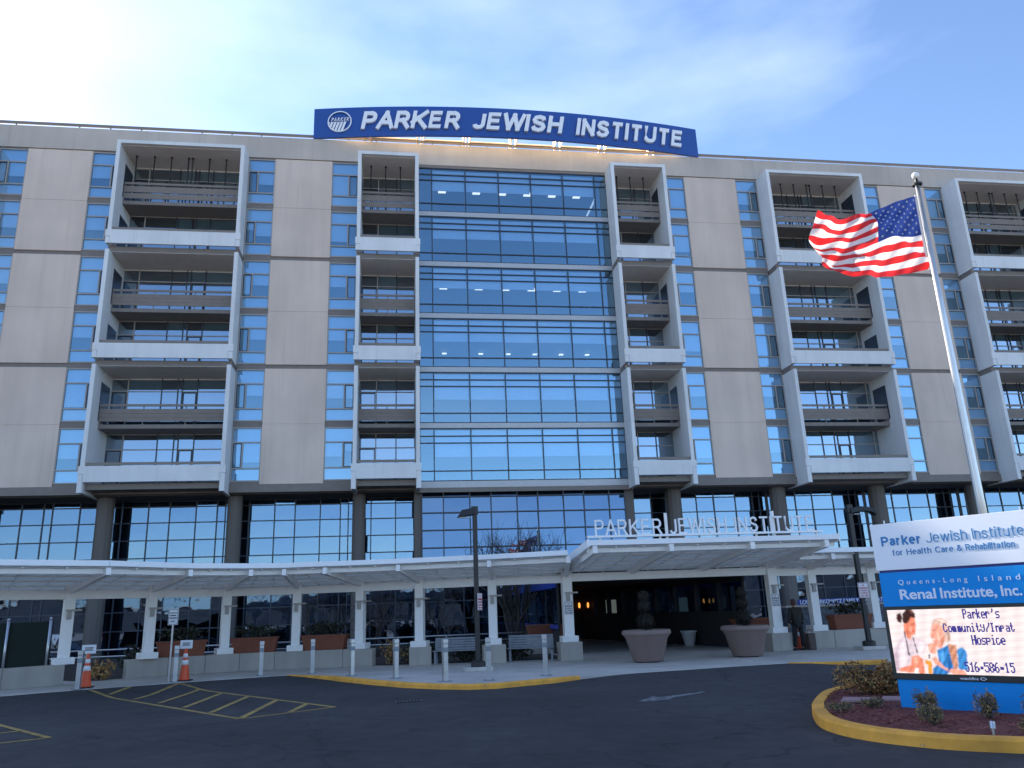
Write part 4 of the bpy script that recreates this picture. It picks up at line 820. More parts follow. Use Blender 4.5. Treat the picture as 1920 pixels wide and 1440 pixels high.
def lamp(label, loc, hz, right):
    t = thing('lamp_post', label, 'lamp post', loc); b = MB(); b.box(-.07, .07, -.07, .07, .12, hz); b.build('pole', m_black, t, bevel=.006)
    b = MB(); b.lathe([(.22, .12), (.22, .26), (.16, .29)], 16); b.build('base_cover', m_black, t)
    b = MB(); b.box(-.42, .42, -.3, .3, .002, .12); b.build('footing', m_walk, t, bevel=.015)
    s_ = 1 if right else -1; b = MB()
    if right:
        pts = curve([(0, 0, hz - .18), (.35, 0, hz - .12), (.75, 0, hz - .16), (.95, 0, hz - .3)], 4); b = MB(); n = len(pts)
        for k in range(n - 1): b.hexa([(pts[k][0], -.17, pts[k][2] - .08), (pts[k + 1][0], -.17, pts[k + 1][2] - .08 * (1 - k / n)), (pts[k + 1][0], .17, pts[k + 1][2] - .08 * (1 - k / n)), (pts[k][0], .17, pts[k][2] - .08)], [(pts[k][0], -.14, pts[k][2] + .1), (pts[k + 1][0], -.14, pts[k + 1][2] + .1), (pts[k + 1][0], .14, pts[k + 1][2] + .1), (pts[k][0], .14, pts[k][2] + .1)])
    else: b.hexa([(-.55, -.2, hz - .28), (.0, -.2, hz - .2), (.0, .2, hz - .2), (-.55, .2, hz - .28)], [(-.42, -.15, hz - .06), (.0, -.15, hz - .0), (.0, .15, hz - .0), (-.42, .15, hz - .06)])
    hd = b.build('lamp_head', m_black, t, bevel=.015)
    b = MB(); b.box(min(s_ * .12, s_ * .5), max(s_ * .12, s_ * .5), -.1, .1, hz - .287, hz - .275) if right else b.box(-.5, -.12, -.1, .1, hz - .30, hz - .285); b.build('lens', m_refl, hd)
    b = MB(); b.box(-.1, .1, -.1, .1, hz - .2, hz + .05); b.build('bracket', m_black, t)
    return t
lamp('black lamp post on the yellow kerb bulge with its head to the left', (2.5, 25.08, 0), 4.86, False)
lamp('black lamp post in front of the right seat wall with its arm to the right', (15.83, 26.05, 0), 4.8, True)
t = thing('no_parking_sign', 'narrow white and red notice sign seen edge-on on the left lamp post', 'sign', (2.58, 24.98, 2.0), R(58)); signface(t, .31, .5, NP, -.01, m_red)
t = thing('no_parking_sign', 'white and red no parking sign on the right lamp post', 'sign', (15.86, 25.96, 1.93), R(-6)); signface(t, .36, .5, NP, -.01, m_red)
t = thing('notice_sign', 'white notice with small print on the left portico column', 'sign', (5.95, 27.82, 1.72)); signface(t, .28, .44, NP, -.01, m_ink)
t = thing('notice_sign', 'white notice with small print on the right portico column', 'sign', (13.42, 27.57, 1.72)); signface(t, .28, .44, NP, -.01, m_ink)
be = thing('bench', 'grey slatted bench left of the middle pedestal, half behind the lamp post', 'bench', (2.15, 29.0, 0), R(-12), 'grey slatted benches under the canopy')
for sx in (-.72, .72):
    b = MB(); b.box(sx - .03, sx + .03, -.25, -.19, 0, .43); b.box(sx - .03, sx + .03, .17, .23, 0, .43); b.box(sx - .03, sx + .03, -.25, .23, .38, .43); b.build('leg', m_bench, be)
    b = MB(); b.hexa([(sx - .03, .17, .43), (sx + .03, .17, .43), (sx + .03, .23, .43), (sx - .03, .23, .43)], [(sx - .03, .29, .86), (sx + .03, .29, .86), (sx + .03, .33, .86), (sx - .03, .33, .86)]); b.build('back_support', m_bench, be)
b = MB(); [b.box(-.8, .8, -.27 + k * .1, -.19 + k * .1, .432, .46) for k in range(5)]; b.build('seat', m_bench, be)
b = MB(); [b.hexa([(-.78, .14 + k * .026, .47 + k * .083), (.78, .14 + k * .026, .47 + k * .083), (.78, .165 + k * .026, .47 + k * .083), (-.78, .165 + k * .026, .47 + k * .083)], [(-.78, .16 + k * .026, .537 + k * .083), (.78, .16 + k * .026, .537 + k * .083), (.78, .185 + k * .026, .537 + k * .083), (-.78, .185 + k * .026, .537 + k * .083)]) for k in range(5)]; b.build('backrest', m_bench, be)
dup(be, 'grey slatted bench between the middle pedestal and the entrance', (4.68, 28.45, 0), R(-12))
# big pots with topiary
pt = thing('large_pot', 'huge taupe round pot left in front of the entrance', 'pot', (7.88, 25.35, 0), 0, 'huge taupe pots at the entrance')
b = MB(); b.lathe([(.46, .03), (.48, .05), (.655, .72), (.67, .73), (.70, .77), (.71, .80), (.74, .81), (.77, .85), (.77, .92), (.74, .96), (.70, .97), (.66, .93), (.64, .85)], 40); b.build('bowl', m_pot, pt, smooth=True)
b = MB(); b.lathe([(.001, .87), (.66, .86)], 24); b.build('soil', m_soil, pt)
for k in range(4): an = 6.28 * k / 4 + .4; b = MB(); b.box(-.07, .07, -.05, .05, 0, .04); o = b.build('foot', m_rubber, pt); o.location = (.33 * math.cos(an), .33 * math.sin(an), 0)
dup(pt, 'huge taupe round pot right, beside the portico column', (11.28, 25.6, 0))
def topiary(label, loc):
    t = thing('topiary', label, 'topiary', loc); b = MB(); b.tube([(0, 0, 0), (.01, .01, .6), (0, 0, 1.2)], [.03, .025, .02], 8); b.build('trunk', m_bark, t)
    b = MB()
    for zc, r_ in ((.33, .27), (.80, .19), (1.12, .16)):
        for _ in range(900):
            d = Vector((random.gauss(0, 1), random.gauss(0, 1), random.gauss(0, 1))).normalized() * r_ * random.choice([random.uniform(.3, 1.0), random.uniform(.85, 1.22)]) ; p = d + Vector((0, 0, zc)); a = d.cross(Vector((.3, .2, 1))).normalized() * .018; c_ = d.cross(a).normalized() * .042
            b.add([p - a, p + c_, p + a, p - c_], [(0, 1, 2, 3)])
        b.lathe([(.001, zc - r_ * .6), (r_ * .45, zc - r_ * .4), (r_ * .6, zc), (r_ * .45, zc + r_ * .4), (.001, zc + r_ * .6)], 9)
    b.build('foliage', m_leafo, t)
topiary('dark ball topiary growing in the left huge pot', (7.88, 25.35, .87)); topiary('dark ball topiary growing in the right huge pot', (11.28, 25.6, .87))
sp_ = thing('small_pot', 'small white pot deep inside the entrance, right of the left topiary', 'pot', (12.3, 33.6, 0))
b = MB(); b.lathe([(.2, 0), (.31, .55), (.35, .56), (.35, .62), (.30, .6)], 20); b.build('bowl', m_sgn, sp_, smooth=True); b = MB(); b.lathe([(.001, .55), (.3, .54)], 16); b.build('soil', m_soil, sp_)
d_ = thing('small_pot', 'small grey pot deep inside the entrance, close behind the left huge pot', 'pot', (10.55, 33.4, 0))
b = MB(); b.lathe([(.22, 0), (.31, .55), (.35, .56), (.35, .62), (.30, .6)], 20); b.build('bowl', m_wall, d_, smooth=True); b = MB(); b.lathe([(.001, .55), (.3, .54)], 16); b.build('soil', m_soil, d_)

# ------------------------------------------------------------------ flagpole and flag
PX, PY = 12.9, 16.0
fp = thing('flagpole', 'tall tapered aluminium flagpole with a white ball on top', 'flagpole', (PX, PY, .03))
b = MB(); b.tube([(0, 0, 0), (0, 0, 4), (0, 0, 8), (0, 0, 11.5)], [.098, .09, .074, .052], 20); b.build('pole', m_polem, fp, smooth=True)
b = MB(); b.lathe([(.2, 0), (.2, .05), (.13, .16)], 20); b.build('collar', m_polem, fp)
b = MB(); b.lathe([(.05, 11.5), (.12, 11.52), (.125, 11.56), (.05, 11.6), (.03, 11.72)], 16); b.build('truck', m_black, fp)
b = MB(); b.lathe([(.09 * math.sin(math.pi * k / 10) + .0005, 11.79 - .09 * math.cos(math.pi * k / 10)) for k in range(11)], 20); b.build('ball', m_pwhite, fp, smooth=True)
b = MB(); b.tube([(-.11, -.03, 1.2), (-.09, -.03, 6), (-.07, -.03, 11.5)], .008, 5); b.build('halyard', m_refl, fp)
fl = thing('flag', 'american flag with stars and red and white stripes streaming left from the pole', 'flag', (PX, PY, 10.2)); flo = tuple(fl.location)
E_ = Vector((-.988, .152, 0)); Nn = Vector((-.152, -.988, 0))
def lin(t, ks, vs_):
    for i in range(len(ks) - 1):
        if t <= ks[i + 1]: k = (t - ks[i]) / (ks[i + 1] - ks[i]); k = max(0, k); return vs_[i] + (vs_[i + 1] - vs_[i]) * k
    return vs_[-1]
TU, TA, TZ = [0, .2, .4, .7, .86, 1], [.10, .67, 1.24, 1.99, 2.41, 2.72], [11.24, 11.07, 10.88, 10.75, 10.73, 10.8]
BU, BA, BZ = [0, .25, .47, .68, .85, 1], [.14, .80, 1.48, 2.03, 2.42, 2.67], [9.27, 9.2, 9.11, 9.13, 9.28, 9.54]
def flagp(u, v, d=0):
    a = lin(u, TU, TA) * (1 - v) + lin(u, BU, BA) * v; z = lin(u, TU, TZ) * (1 - v) + lin(u, BU, BZ) * v
    a += .16 * u ** 3 * math.sin(math.pi * min(1, v * 1.6)) * (1 if v < .62 else 0) - .06 * u ** 2 * math.sin(v * 9)
    z += .07 * math.sin(math.pi * v) * math.sin(u * 5.2 + .3) + .05 * u * math.sin(math.pi * v) * math.sin(u * 13 - v * 5)
    dep = .16 * (.15 + u) * math.sin(u * 7.5 - v * 4.2 + .6) + .07 * (.2 + u) * math.sin(u * 15 + v * 6.5) + .05 * u * math.sin(u * 26 - v * 13) + .035 * math.sin(u * 9 + v * 22) * (.3 + u) + .25 * max(0, u - .82) * math.sin(v * 12) + .02 * math.sin(u * 40 - v * 20)
    dep += .10 * math.exp(-((u * .9 + v * .55 - .52) / .06) ** 2) - .08 * math.exp(-((u * .7 + v * .9 - .95) / .07) ** 2)
    p = E_ * a + Nn * (dep + d); return (PX + p.x, PY + p.y, z)
b = MB(); nu, nv = 90, 78
b.v = [flagp(i / nu, j / nv) for j in range(nv + 1) for i in range(nu + 1)]
for j in range(nv):
    for i in range(nu):
        b.f.append((j * (nu + 1) + i, j * (nu + 1) + i + 1, (j + 1) * (nu + 1) + i + 1, (j + 1) * (nu + 1) + i))
        b.m.append(2 if (i < nu * .4 and j < nv * 7 / 13) else (0 if (j // 6) % 2 == 0 else 1))
for r_ in range(9):
    for c_ in range(6 if r_ % 2 == 0 else 5):
        u = .4 * ((c_ + .5 if r_ % 2 == 0 else c_ + 1) / 6); v = 7 / 13 * (r_ + 1) / 10
        q = [(u + (.016 if k % 2 == 0 else .0065) * math.sin(k * math.pi / 5) * .78, v - (.022 if k % 2 == 0 else .009) * math.cos(k * math.pi / 5)) for k in range(10)]
        for d in (.006, -.006): b.add([flagp(x, y, d) for x, y in q], [tuple(range(10))], 1)
b.build('cloth', [f_red, f_white, f_blue], fl, off=flo, smooth=True)
b = MB(); b.tube([(PX - .12, PY + .0, 11.26), (PX - .14, PY, 9.25)], .02, 6); b.build('hoist_band', f_white, fl, off=flo)

# ------------------------------------------------------------------ island and monument sign
ISL = [(8.63, 15.49), (8.0, 14.91), (7.17, 13.73), (6.76, 13.01), (6.28, 11.93), (6.14, 11.16), (6.23, 10.48), (6.51, 9.89), (6.80, 9.52), (7.35, 9.08), (8.2, 8.5), (10, 7.9), (13, 8.6), (15.5, 11), (15.8, 15), (14.5, 17.6), (12, 18.2), (10, 16.9)]
ISL = curve(ISL + [ISL[0]], 4)[:-1]
kerb(ISL, 'island_kerb', m_yellow, .035, .17, True)
cxm, cym = 11, 13
struct('mulch_bed', MB().add([(x + (cxm - x) * .02, y + (cym - y) * .02, .012) for x, y in ISL] + [(x + (cxm - x) * .3, y + (cym - y) * .3, .045) for x, y in ISL] + [(cxm, cym, .06)],
    [(i, (i + 1) % len(ISL), len(ISL) + (i + 1) % len(ISL), len(ISL) + i) for i in range(len(ISL))] + [(len(ISL) + i, len(ISL) + (i + 1) % len(ISL), 2 * len(ISL)) for i in range(len(ISL))]), m_mulch, smooth=True)
def inside(x, y, P):
    c = False
    for i in range(len(P)):
        (a, b_), (c_, d) = P[i], P[i - 1]
        if (b_ > y) != (d > y) and x < (c_ - a) * (y - b_) / (d - b_) + a: c = not c
    return c
b = MB(); inner = [(x + (cxm - x) * .045, y + (cym - y) * .045) for x, y in ISL]; k = 0
while k < 2600:
    x, y = random.uniform(6, 11), random.uniform(8, 16)
    if inside(x, y, inner):
        an = random.uniform(0, 6.28); l_ = random.uniform(.015, .04); w_ = l_ * random.uniform(.2, .45); z = .03 + random.uniform(0, .025); c, s_ = math.cos(an), math.sin(an); t = random.uniform(-.012, .012)
        b.hexa([(x + c * l_ - s_ * w_, y + s_ * l_ + c * w_, z + t), (x - c * l_ - s_ * w_, y - s_ * l_ + c * w_, z - t), (x - c * l_ + s_ * w_, y - s_ * l_ - c * w_, z - t), (x + c * l_ + s_ * w_, y + s_ * l_ - c * w_, z + t)],
               [(x + c * l_ - s_ * w_, y + s_ * l_ + c * w_, z + t + .008), (x - c * l_ - s_ * w_, y - s_ * l_ + c * w_, z - t + .008), (x - c * l_ + s_ * w_, y - s_ * l_ - c * w_, z - t + .008), (x + c * l_ + s_ * w_, y + s_ * l_ - c * w_, z + t + .008)], random.choice([0, 0, 0, 1])); k += 1
tag(b.build('wood_chips', [m_chip, m_mulch]), 'loose red wood chips scattered over the island bed', 'mulch', kind='stuff')
for (x, y), lab, sc in [((7.65, 13.15), 'flat pinkish paver in the mulch left of the monument sign', 1), ((8.25, 12.95), 'flat pinkish paver partly hidden behind the monument sign', 1)]:
    t = thing('paver', lab, 'paver', (x, y, .045), R(-35)); b = MB(); b.box(-.26, .26, -.24, .24, 0, .04); b.build('slab', m_paver, t, bevel=.01)
shrub('shrub', 'big russet leaved shrub on the island left of the monument sign', (8.62, 14.05, .03), (.70, .5, .42), 5200, .026, [m_leafb, m_leafb, m_leafd, m_leaf], 70, el=2.4)
for (x, y), r_, n, lab in [((7.72, 11.45), (.17, .17, .27), 520, 'rounded grey green shrub at the left foot of the blue sign base'), ((7.15, 10.55), (.17, .15, .19), 420, 'low grey shrub in the mulch in front of the sign, near the kerb'), ((8.05, 10.62), (.15, .15, .3), 480, 'upright grey green shrub before the middle of the blue sign base'), ((6.75, 12.15), (.22, .1, .1), 260, 'flat grey shrub at the far left of the island bed'), ((7.4, 12.35), (.2, .1, .12), 260, 'flat dry shrub beside the pinkish pavers'), ((7.55, 9.25), (.13, .13, .15), 260, 'small grey shrub by the kerb at the right picture edge'), ((8.5, 10.3), (.14, .14, .26), 320, 'grey shrub at the right picture edge before the blue base')]:
    shrub('shrub', lab, (x, y, .03), r_, n * 2, .011, [m_leafg, m_leafg, m_leafd], 30, el=5)
sl_ = thing('spotlight', 'small silver ground spotlight in the mulch by the kerb', 'spotlight', (7.22, 9.5, .03)); b = MB(); b.tube([(0, 0, 0), (0, 0, .09)], .02, 10); b.build('stem', m_steel, sl_); b = MB(); b.tube([(0, 0, .07), (.02, .02, .15)], .033, 12); b.build('head', m_steel, sl_)

ms = thing('monument_sign', 'tall white and blue monument sign with a lit display panel on the island', 'sign', (7.7555, 12.1538, .02)); mo = tuple(ms.location)
D = Vector((.566, -.824, 0)).normalized(); NF = Vector((-.824, -.566, 0)).normalized(); O_ = Vector((7.7555, 12.1538, 0)); TH = .42; WD = 2.27
def sp3(s_, z, d=0): p = O_ + D * s_ + NF * d; return (p.x, p.y, z)
def slab(s0, s1, z0, z1, d0, d1, mb, mi=0): mb.hexa([sp3(s0, z0, d1), sp3(s1, z0, d1), sp3(s1, z0, d0), sp3(s0, z0, d0)], [sp3(s0, z1, d1), sp3(s1, z1, d1), sp3(s1, z1, d0), sp3(s0, z1, d0)], mi)
b = MB(); slab(0, WD - .02, 0, .452, -TH, -.01, b); b.build('base', m_sigb, ms, off=mo, bevel=.004)
b = MB(); slab(-.04, WD + .04, .455, 1.535, -TH + .02, .01, b); b.build('display_frame', m_black, ms, off=mo, bevel=.006)
b = MB(); slab(-.02, WD, 1.538, 2.06, -TH, 0, b); b.build('blue_panel', m_sigb, ms, off=mo, bevel=.004)
b = MB(); slab(-.01, WD - .01, 2.06, 2.10, -TH + .01, -.02, b); b.build('reveal', m_sigd, ms, off=mo)  # recess in dark blue: the shadow line under the white panel is painted in
b = MB(); slab(-.045, WD + .02, 2.10, 2.832, -TH, .006, b); b.build('white_panel', m_sigw, ms, off=mo, bevel=.004)
for s_ in (.12, 2.1): b = MB(); slab(s_ - .008, s_ + .008, 2.832, 2.90, -.2, -.185, b); b.build('lifting_eye', m_steel, ms, off=mo)
fm = lambda dd: (lambda u, z, d: sp3(u, z, dd + .001 + d))
def words_(lst, m_, par):
    for b in lst:
        b.build('word', m_, par, off=mo)
def merge(lst):
    o_ = MB()
    for b in lst: o_.add(b.v, b.f)
    return o_
for wd_, a_, c_, wt_ in (('Parker', .105, .722, .20), ('Jewish', .80, 1.39, .085), ('Institute', 1.465, 2.145, .085)): merge(sans(wd_, fm(.006), a_, c_, 2.478, 2.628 if wt_ > .1 else 2.636, .006, wt_, 0, .13, .0007)).build('word', m_txtb, ms, off=mo)
for wd_, a_, c_ in (('for', .25, .415), ('Health', .475, .845), ('Care', .905, 1.165), ('&', 1.215, 1.29), ('Rehabilitation', 1.34, 2.0)): merge(sans(wd_, fm(.006), a_, c_, 2.318, 2.412, .006, .135, 0, .13, .0007)).build('word', m_txtb, ms, off=mo)
for wd_, a_, c_, z_, t_, of_, sp_0 in (('Queens-Long', .265, 1.28, 1.845, 1.942, 0, 1.7), ('Island', 1.43, 1.98, 1.862, 1.942, 0, 1.7), ('Renal', .26, .80, 1.640, 1.795, .022, 1), ('Institute,', .865, 1.64, 1.612, 1.795, .022, 1), ('Inc.', 1.70, 1.965, 1.640, 1.795, .022, 1)):
    b = MB(); text(b, wd_, fm(0), a_, c_, z_, t_, .006, of_, 0, sp_0); b.build('word', m_txtw, ms, off=mo)
b = MB(); text(b, 'watchfire', fm(.01), .93, 1.18, .478, .518, .004, .01)
nn = 24
for k in range(nn):                               # looped ribbon mark beside the maker's name
    q = []
    for j in (k, k + 1):
        a = 2 * math.pi * j / nn; r0 = (.045, .022); c = 1.25
        for f in (1, .7): q.append(fm(.01)(c + r0[0] * math.cos(a) * f, .498 + r0[1] * math.sin(a) * f * (1 if math.cos(a) < .3 else .6), .004))
    b.add(q, [(0, 1, 3, 2)])
b.build('maker_mark', m_txtw, ms, off=mo)
# lit display: a field of coloured pixels
G = {'P': '11110 10001 10001 11110 10000 10000 10000', 'a': '00000 00000 01110 00001 01111 10001 01111', 'r': '00000 00000 10110 11001 10000 10000 10000', 'k': '10000 10000 10010 10100 11000 10100 10010', 'e': '00000 00000 01110 10001 11111 10000 01110', "'": '00100 00100 01000 00000 00000 00000 00000', 's': '00000 00000 01111 10000 01110 00001 11110', 'C': '01110 10001 10000 10000 10000 10001 01110', 'o': '00000 00000 01110 10001 10001 10001 01110', 'm': '00000 00000 11010 10101 10101 10101 10101', 'u': '00000 00000 10001 10001 10001 10011 01101', 'n': '00000 00000 10110 11001 10001 10001 10001', 'i': '00100 00000 01100 00100 00100 00100 01110', 't': '01000 01000 11100 01000 01000 01001 00110', 'y': '00000 10001 10001 01111 00001 10001 01110', '/': '00001 00001 00010 00100 01000 10000 10000', 'I': '01110 00100 00100 00100 00100 00100 01110', 'p': '00000 00000 11110 10001 11110 10000 10000', 'H': '10001 10001 10001 11111 10001 10001 10001', 'c': '00000 00000 01110 10000 10000 10001 01110', '5': '11111 10000 11110 00001 00001 10001 01110', '1': '00100 01100 00100 00100 00100 00100 01110', '6': '00110 01000 10000 11110 10001 10001 01110', '-': '00000 00000 00000 01110 01110 00000 00000', '8': '01110 10001 10001 01110 10001 10001 01110'}
LW, LH, s0_, s1_, z0_, z1_ = 220, 94, .02, 2.21, .548, 1.486
pix = [[(.80, .70, .70) for _ in range(LW)] for _ in range(LH)]
def px(a, b_):                                    # photo-zoom coordinates of the screen to pixel units
    t = (b_ - 130) / 610; xl = 108 + 97 * t; return ((a - xl) / (1335 - 20 * t) * .805 * LW, t * LH)
def poly(pts, col, sh=0):
    P = [px(*p) for p in pts]; ylo, yhi = int(min(p[1] for p in P)), int(max(p[1] for p in P)) + 1; xlo, xhi = int(min(p[0] for p in P)), int(max(p[0] for p in P)) + 1
    for y in range(max(0, ylo), min(LH, yhi)):
        for x in range(max(0, xlo), min(LW, xhi)):
            if inside(x + .5, y + .5, P): k = 1 + sh * math.sin(x * .7 + y * .45) + random.uniform(-.06, .06); pix[y][x] = tuple(c * k for c in col)
SK, SK2 = (.80, .25, .16), (.83, .36, .27)
poly([(215, 470), (300, 360), (360, 420), (430, 390), (520, 420), (560, 470), (500, 560), (400, 580), (380, 660), (250, 710), (205, 730), (150, 520)], (.70, .58, .64), .06)
poly([(300, 265), (360, 240), (385, 195), (430, 215), (440, 290), (430, 370), (390, 378), (375, 420), (335, 400), (300, 330)], SK, .12)
poly([(290, 165), (345, 122), (400, 135), (435, 170), (432, 215), (385, 200), (362, 240), (330, 268), (290, 250)], (.045, .02, .02)); poly([(225, 170), (270, 158), (285, 200), (275, 258), (235, 245), (220, 210)], (.05, .02, .025))
poly([(300, 340), (312, 340), (362, 570), (345, 570)], (.06, .05, .08)); poly([(395, 390), (405, 390), (452, 545), (440, 550)], (.06, .05, .08))
poly([(380, 580), (450, 568), (500, 600), (520, 690), (520, 738), (380, 735), (225, 722), (260, 690), (370, 660)], SK, .15); poly([(420, 690), (450, 690), (450, 738), (400, 738)], (.85, .82, .82))
poly([(610, 280), (640, 230), (720, 212), (780, 250), (802, 330), (812, 420), (780, 445), (640, 300)], (.70, .47, .40), .12)
poly([(610, 300), (645, 268), (705, 280), (740, 340), (752, 430), (712, 505), (640, 480), (620, 430), (592, 380)], SK2, .15); poly([(560, 465), (620, 448), (660, 490), (640, 560), (585, 545)], SK2, .2)
poly([(660, 520), (780, 470), (800, 560), (830, 690), (760, 738), (608, 738), (608, 690), (680, 640)], (.04, .20, .52), .3); poly([(875, 510), (930, 488), (972, 530), (975, 700), (880, 690)], (.05, .24, .58), .2)
poly([(780, 460), (870, 470), (875, 690), (830, 690), (800, 560)], (.55, .25, .16), .25); poly([(600, 600), (640, 580), (680, 620), (740, 680), (850, 690), (930, 700), (965, 738), (830, 740), (700, 680), (640, 650)], SK2, .1)
poly([(385, 270), (412, 262), (415, 270), (388, 278)], (.16, .05, .04)); poly([(395, 335), (425, 330), (420, 345), (400, 346)], (.62, .08, .08)); poly([(375, 300), (395, 300), (395, 340), (370, 345)], (.92, .42, .30)); poly([(330, 330), (345, 300), (352, 360), (340, 390)], (.52, .14, .09)); poly([(360, 130), (400, 138), (420, 165), (400, 170)], (.20, .08, .06))
poly([(622, 330), (645, 322), (648, 332), (625, 338)], (.20, .10, .10)); poly([(610, 415), (640, 405), (650, 415), (622, 432)], (.75, .60, .58)); poly([(660, 360), (690, 350), (700, 420), (670, 430)], (.93, .52, .40)); poly([(700, 420), (745, 380), (748, 430), (712, 500)], (.58, .22, .15)); poly([(660, 225), (730, 225), (770, 260), (720, 250)], (.86, .70, .62)); poly([(780, 330), (802, 330), (808, 420), (785, 430)], (.46, .28, .22))
poly([(240, 480), (300, 430), (320, 640), (250, 690)], (.80, .70, .74)); poly([(470, 440), (540, 440), (500, 550), (460, 560)], (.82, .74, .76)); poly([(170, 560), (215, 520), (235, 700), (205, 730)], (.55, .42, .50)); poly([(690, 560), (730, 520), (740, 600), (700, 640)], (.10, .36, .72)); poly([(770, 600), (800, 580), (815, 680), (770, 720)], (.02, .12, .36)); poly([(400, 590), (440, 580), (450, 640), (410, 650)], (.90, .40, .28))
poly([(525, 610), (600, 622), (600, 738), (560, 738), (555, 660), (525, 640)], (.85, .30, .05), .1); poly([(565, 560), (585, 560), (585, 600), (565, 600)], (.08, .07, .1))
for _ in range(2):
    pix = [[tuple(sum(pix[min(LH - 1, max(0, y + dy))][min(LW - 1, max(0, x + dx))][c] * w_ for dy, dx, w_ in ((0, 0, .4), (1, 0, .15), (-1, 0, .15), (0, 1, .15), (0, -1, .15))) for c in range(3)) for x in range(LW)] for y in range(LH)]
for y in range(LH):
    for x in range(LW): k = 1 + .10 * math.sin(x * .21 + y * .33) * math.sin(x * .13 - y * .27) + random.uniform(-.03, .03); pix[y][x] = tuple(c * k for c in pix[y][x])
def led(s_, a, b_, a1, b1):
    x0, y0 = px(a, b_); x1, y1 = px(a1, b1); n = len(s_); cw = (x1 - x0) / (6 * n - 1); ch = (y1 - y0) / 7
    for i, c in enumerate(s_):
        for r_, row in enumerate(G[c].split()):
            for q, bit in enumerate(row):
                if bit == '1':
                    for y in range(int(y0 + r_ * ch), max(int(y0 + r_ * ch) + 1, int(y0 + (r_ + 1) * ch))):
                        for x in range(int(x0 + (6 * i + q) * cw), max(int(x0 + (6 * i + q) * cw) + 1, int(x0 + (6 * i + q + 1) * cw))):
                            
                            for ex, ey in ((0, 0), (1, 0)):
                                if 0 <= y + ey < LH and 0 <= x + ex < LW: pix[y + ey][x + ex] = (.05, .045, .24)
led("Parker's", 950, 140, 1330, 228); led('Community/Inpat', 735, 268, 1470, 355); led('Hospice', 1030, 382, 1368, 472); led('516-586-15', 940, 625, 1440, 718)
b = MB(); cols_ = []
for y in range(LH):
    for x in range(LW):
        a, c = s0_ + (s1_ - s0_) * x / LW, s0_ + (s1_ - s0_) * (x + 1) / LW; t_, u_ = z1_ - (z1_ - z0_) * y / LH, z1_ - (z1_ - z0_) * (y + 1) / LH
        b.add([sp3(a, u_, .0125), sp3(c, u_, .0125), sp3(c, t_, .0125), sp3(a, t_, .0125)], [(0, 1, 2, 3)]); cols_.append(tuple(k * (.9 if (y % 2) else 1.06) for k in pix[y][x]))
m_led, t_, pb, po_ = nodes('display_pixels'); at = t_.nodes.new('ShaderNodeVertexColor'); at.layer_name = 'pixel'; em = t_.nodes.new('ShaderNodeEmission'); em.inputs[1].default_value = .58
t_.links.new(at.outputs[0], em.inputs[0]); t_.links.new(em.outputs[0], po_.inputs[0])
o = b.build('display_screen', m_led, ms, off=mo); ca = o.data.color_attributes.new('pixel', 'FLOAT_COLOR', 'CORNER')
flat = []
for c in cols_: flat += [c[0], c[1], c[2], 1] * 4
ca.data.foreach_set('color', flat)

# ------------------------------------------------------------------ person by the right portico column, seen from behind
def skin_mesh(chains, sub=2):
    me = bpy.data.meshes.new('s'); V, E2, Rr = [], [], []
    idx = {}
    for ch in chains:
        prev = None
        for key, p, r_ in ch:
            if key not in idx: idx[key] = len(V); V.append(p); Rr.append(r_)
            if prev is not None: E2.append((prev, idx[key]))
            prev = idx[key]
    me.from_pydata(V, E2, []); o = bpy.data.objects.new('s', me); COL.objects.link(o)
    md = o.modifiers.new('k', 'SKIN'); 
    for i, d in enumerate(me.skin_vertices[0].data): d.radius = (Rr[i][0], Rr[i][1]) if isinstance(Rr[i], tuple) else (Rr[i], Rr[i]); d.use_root = (i == 0)
    sb = o.modifiers.new('u', 'SUBSURF'); sb.levels = sub; sb.render_levels = sub
    dg = _dg(); dg.update(); r_ = bpy.data.meshes.new_from_object(o.evaluated_get(dg)); COL.objects.unlink(o); bpy.data.objects.remove(o); bpy.data.meshes.remove(me)
    m = MB(); m.add([tuple(v.co) for v in r_.vertices], [tuple(p.vertices) for p in r_.polygons]); bpy.data.meshes.remove(r_); return m
pe = thing('person', 'person in dark jacket and trousers seen from behind by the right portico column', 'person', (14.0, 27.35, 0), R(8))
pel = ('pe', (0, 0, .93), (.15, .11))
LEG = lambda s: [pel, (f'h{s}', (s * .10, 0, .86), .085), (f'k{s}', (s * .14, -.02, .48), .058), (f'a{s}', (s * .165, .03, .10), .042), (f't{s}', (s * .18, .17, .04), .036)]
ARM = lambda s: [('ch', (0, .02, 1.33), (.17, .11)), (f's{s}', (s * .19, .02, 1.40), .06), (f'e{s}', (s * .25, .02, 1.12), .046), (f'w{s}', (s * .23, .12, .88), .032), (f'p{s}', (s * .23, .15, .80), (.038, .018))]
body = [[pel, ('wa', (0, .01, 1.1), (.145, .10)), ('ch', (0, .02, 1.33), (.17, .11)), ('nk', (-.01, .03, 1.47), .055), ('jw', (-.02, .05, 1.55), (.066, .075)), ('hd', (-.025, .045, 1.63), (.076, .092)), ('tp', (-.03, .04, 1.70), (.05, .06))]]
for s in (-1, 1):
    body += [LEG(s), ARM(s)]
    for f in range(4): body.append([(f'p{s}', (s * .23, .15, .80), (.038, .018)), (f'f{s}{f}', (s * .23 + (f - 1.5) * .017, .165, .755), .009), (f'g{s}{f}', (s * .23 + (f - 1.5) * .018, .185, .725 + .006 * abs(f - 1.2)), .008), (f'q{s}{f}', (s * .23 + (f - 1.5) * .017, .20, .705 + .008 * abs(f - 1.2)), .007)])
    body.append([(f'p{s}', (s * .23, .15, .80), (.038, .018)), (f'u{s}', (s * .19, .18, .785), .011), (f'v{s}', (s * .185, .195, .75), .009)])
